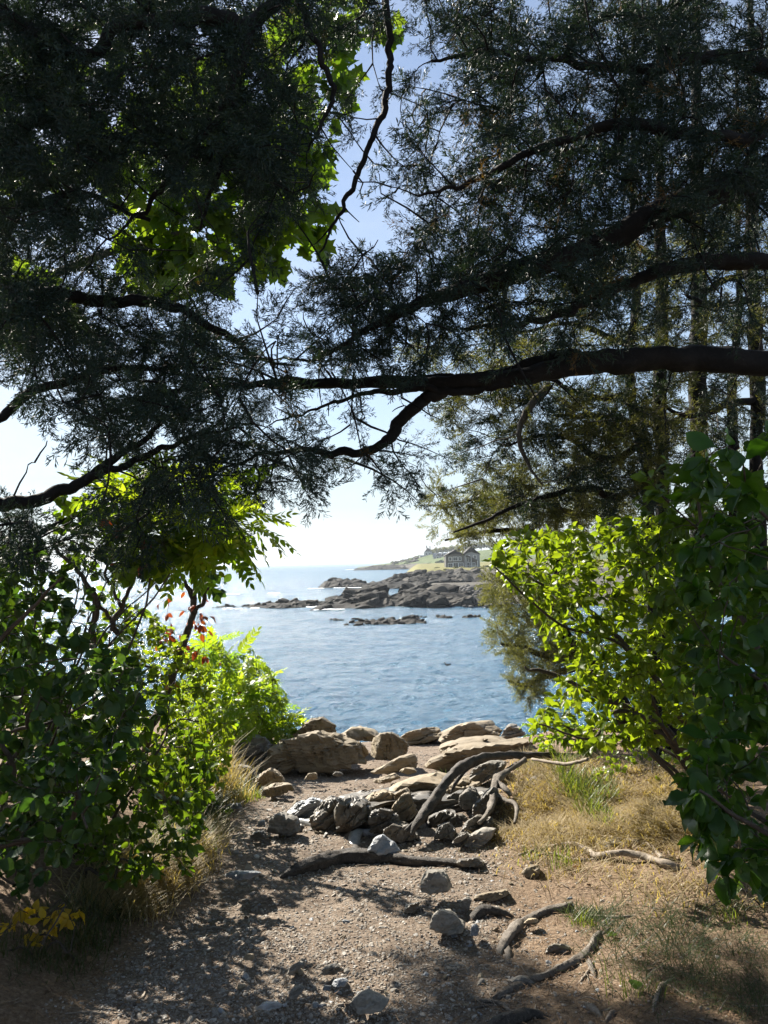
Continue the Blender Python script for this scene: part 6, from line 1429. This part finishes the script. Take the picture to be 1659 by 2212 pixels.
ct = in_polys(40, [[(240, 1380), (470, 1400), (460, 1520), (260, 1480)]], Yc - .4, Yc + .4, rv, False); tips = cs.grow(ct, rv, .0026, .8, 4, .08); put_leaves(cs, tips[::3], rv, 'oval', 1, (.04, .06), M['leaf_orange'], name='orange_leaf')
cs.finish_twigs(BB)
c2 = Tree('crooked_sapling', 'bare forked sapling with grey stems left of the crooked one', 'tree', tuple(G(212, 1700))); Y2 = 4.5
c2.limb('trunk', [(*(c2.base - [0, 0, .1]), .018), Wr(206, 1440, Y2, 6), Wr(200, 1390, Y2, 6), Wr(207, 1320, Y2, 5.5), Wr(203, 1280, Y2, 5), Wr(165, 1230, Y2, 4.5), Wr(130, 1190, Y2, 3.5), Wr(112, 1160, Y2, 2)], BB, 9, .2, 60, 66)
c2.limb('branch', [Wr(206, 1300, Y2, 4), Wr(240, 1335, Y2, 4), Wr(248, 1360, Y2, 4)], BB, 7, .2, 30, 67)
c2.limb('branch', [Wr(250, 1370, Y2, 5), Wr(244, 1340, Y2, 5), Wr(262, 1310, Y2, 4.5), Wr(280, 1270, Y2, 4), Wr(300, 1220, Y2, 3.5), Wr(330, 1190, Y2, 3), Wr(390, 1185, Y2, 2)], BB, 8, .2, 50, 68)
c2.limb('branch', [Wr(262, 1312, Y2, 3.5), Wr(232, 1250, Y2, 3), Wr(232, 1180, Y2, 2.5), Wr(240, 1150, Y2, 1.5)], BB, 7, .2, 40, 69)
ct = in_polys(60, [[(140, 1170), (400, 1150), (400, 1300), (230, 1330)]], Y2 - .3, Y2 + .3, rv, False); tips = c2.grow(ct, rv, .0024, .7, 4, .08); put_leaves(c2, tips[::3], rv, 'oval', 2, (.04, .06), M['leaf_mid'], most=100); c2.finish_twigs(BB)
# low plants along the left bank
tg = in_polys(60, [[(290, 1640), (420, 1600), (500, 1640), (480, 1690), (400, 1720), (320, 1720)]], 5.0, 5.8, rv, False)
t, tips = shrub('bramble', 'low bright bramble leaves along the foot of the left bushes', gp(-1.55, 5.4), tg, rv, 6, .006); put_leaves(t, tips, rv, 'round', 6, (.035, .06), M['leaf_lit'], droop=.15)
tg = np.array([G(rv.uniform(10, 170), rv.uniform(1990, 2070)) + [0, 0, rv.uniform(.03, .15)] for q in range(16)])
t, tips = shrub('yellow_seedling', 'low plant with yellowing leaves in the dark lower left corner', tuple(G(90, 2060)), tg, rv, 4, .004); put_leaves(t, tips, rv, 'oval', 3, (.04, .06), M['leaf_yellow'], droop=.5)
for lab, px, py, n in [('small green seedling with round leaves in the grass of the left bank', 350, 1850, 6), ('tiny green seedling at the edge of the dark grass tuft', 480, 1770, 5), ('green seedling low at the right edge under the glossy bush', 1600, 1960, 6)]:
    b = G(px, py); tg = b + np.column_stack([rv.normal(0, .06, (n, 2)), rv.uniform(.05, .13, n)]); t, tips = shrub('seedling', lab, tuple(b), tg, rv, 3, .003, cat='plant'); put_leaves(t, tips, rv, 'oval', 3, (.04, .06), M['leaf_mid'])
# dead leaves blown over the ground
mb = MB(); P = ground_pts(420, lambda x, y: .15 + .85 * sstep(.3, 1.0, np.abs(x))); sz = rv.uniform(.012, .032, len(P)); Rm = rotmats(len(P), rv, .35)
for v_, (V, F) in enumerate(LV['oval'] + LV['round']):
    k_ = np.arange(v_, len(P), 8); scatter(mb, V, F, P[k_] + [0, 0, .008], Rm[k_], sz[k_], rv.random(len(k_)))
tag(mb.build('leaf_litter', M['litter']), 'dry brown leaves blown along the edges of the path', 'leaf litter', kind='stuff')
# fallen leaves
for lab, px, py, s, rz, mk in [('pale green fallen leaf lying on the shaded needles at the lower right', 1372, 2150, .06, 1.2, 'leaf_mid'), ('small fallen green leaf on the shaded bank', 1308, 1900 + 130, .05, .3, 'leaf_mid'), ('curled tan fallen leaf on the sunlit needles', 1250, 1884, .045, 2.0, 'leaf_orange')]:
    p = G(px, py); m = MB(); V, F = LV['round'][1]; m.add(V * s, F); o = m.build('fallen_leaf', M[mk]); o.location = p + [0, 0, .012]; o.rotation_euler = (.1, -.2, rz); tag(o, lab, 'leaf')

# ------------------------------------------------------------------ sea air
m, t, o = mat_new('sea_haze'); k = NT(t); pv = k.n('ShaderNodeVolumePrincipled'); pv.inputs['Color'].default_value = (.82, .91, 1.0, 1); pv.inputs['Density'].default_value = .00014; pv.inputs['Anisotropy'].default_value = .25
k.l(pv.outputs[0], o.inputs['Volume']); mb = MB(); box(mb, -15000, 15000, -200, 13000, -13.8, 60); tag(mb.build('haze', m, None, False), 'thin pale sea haze', 'haze', kind='stuff')
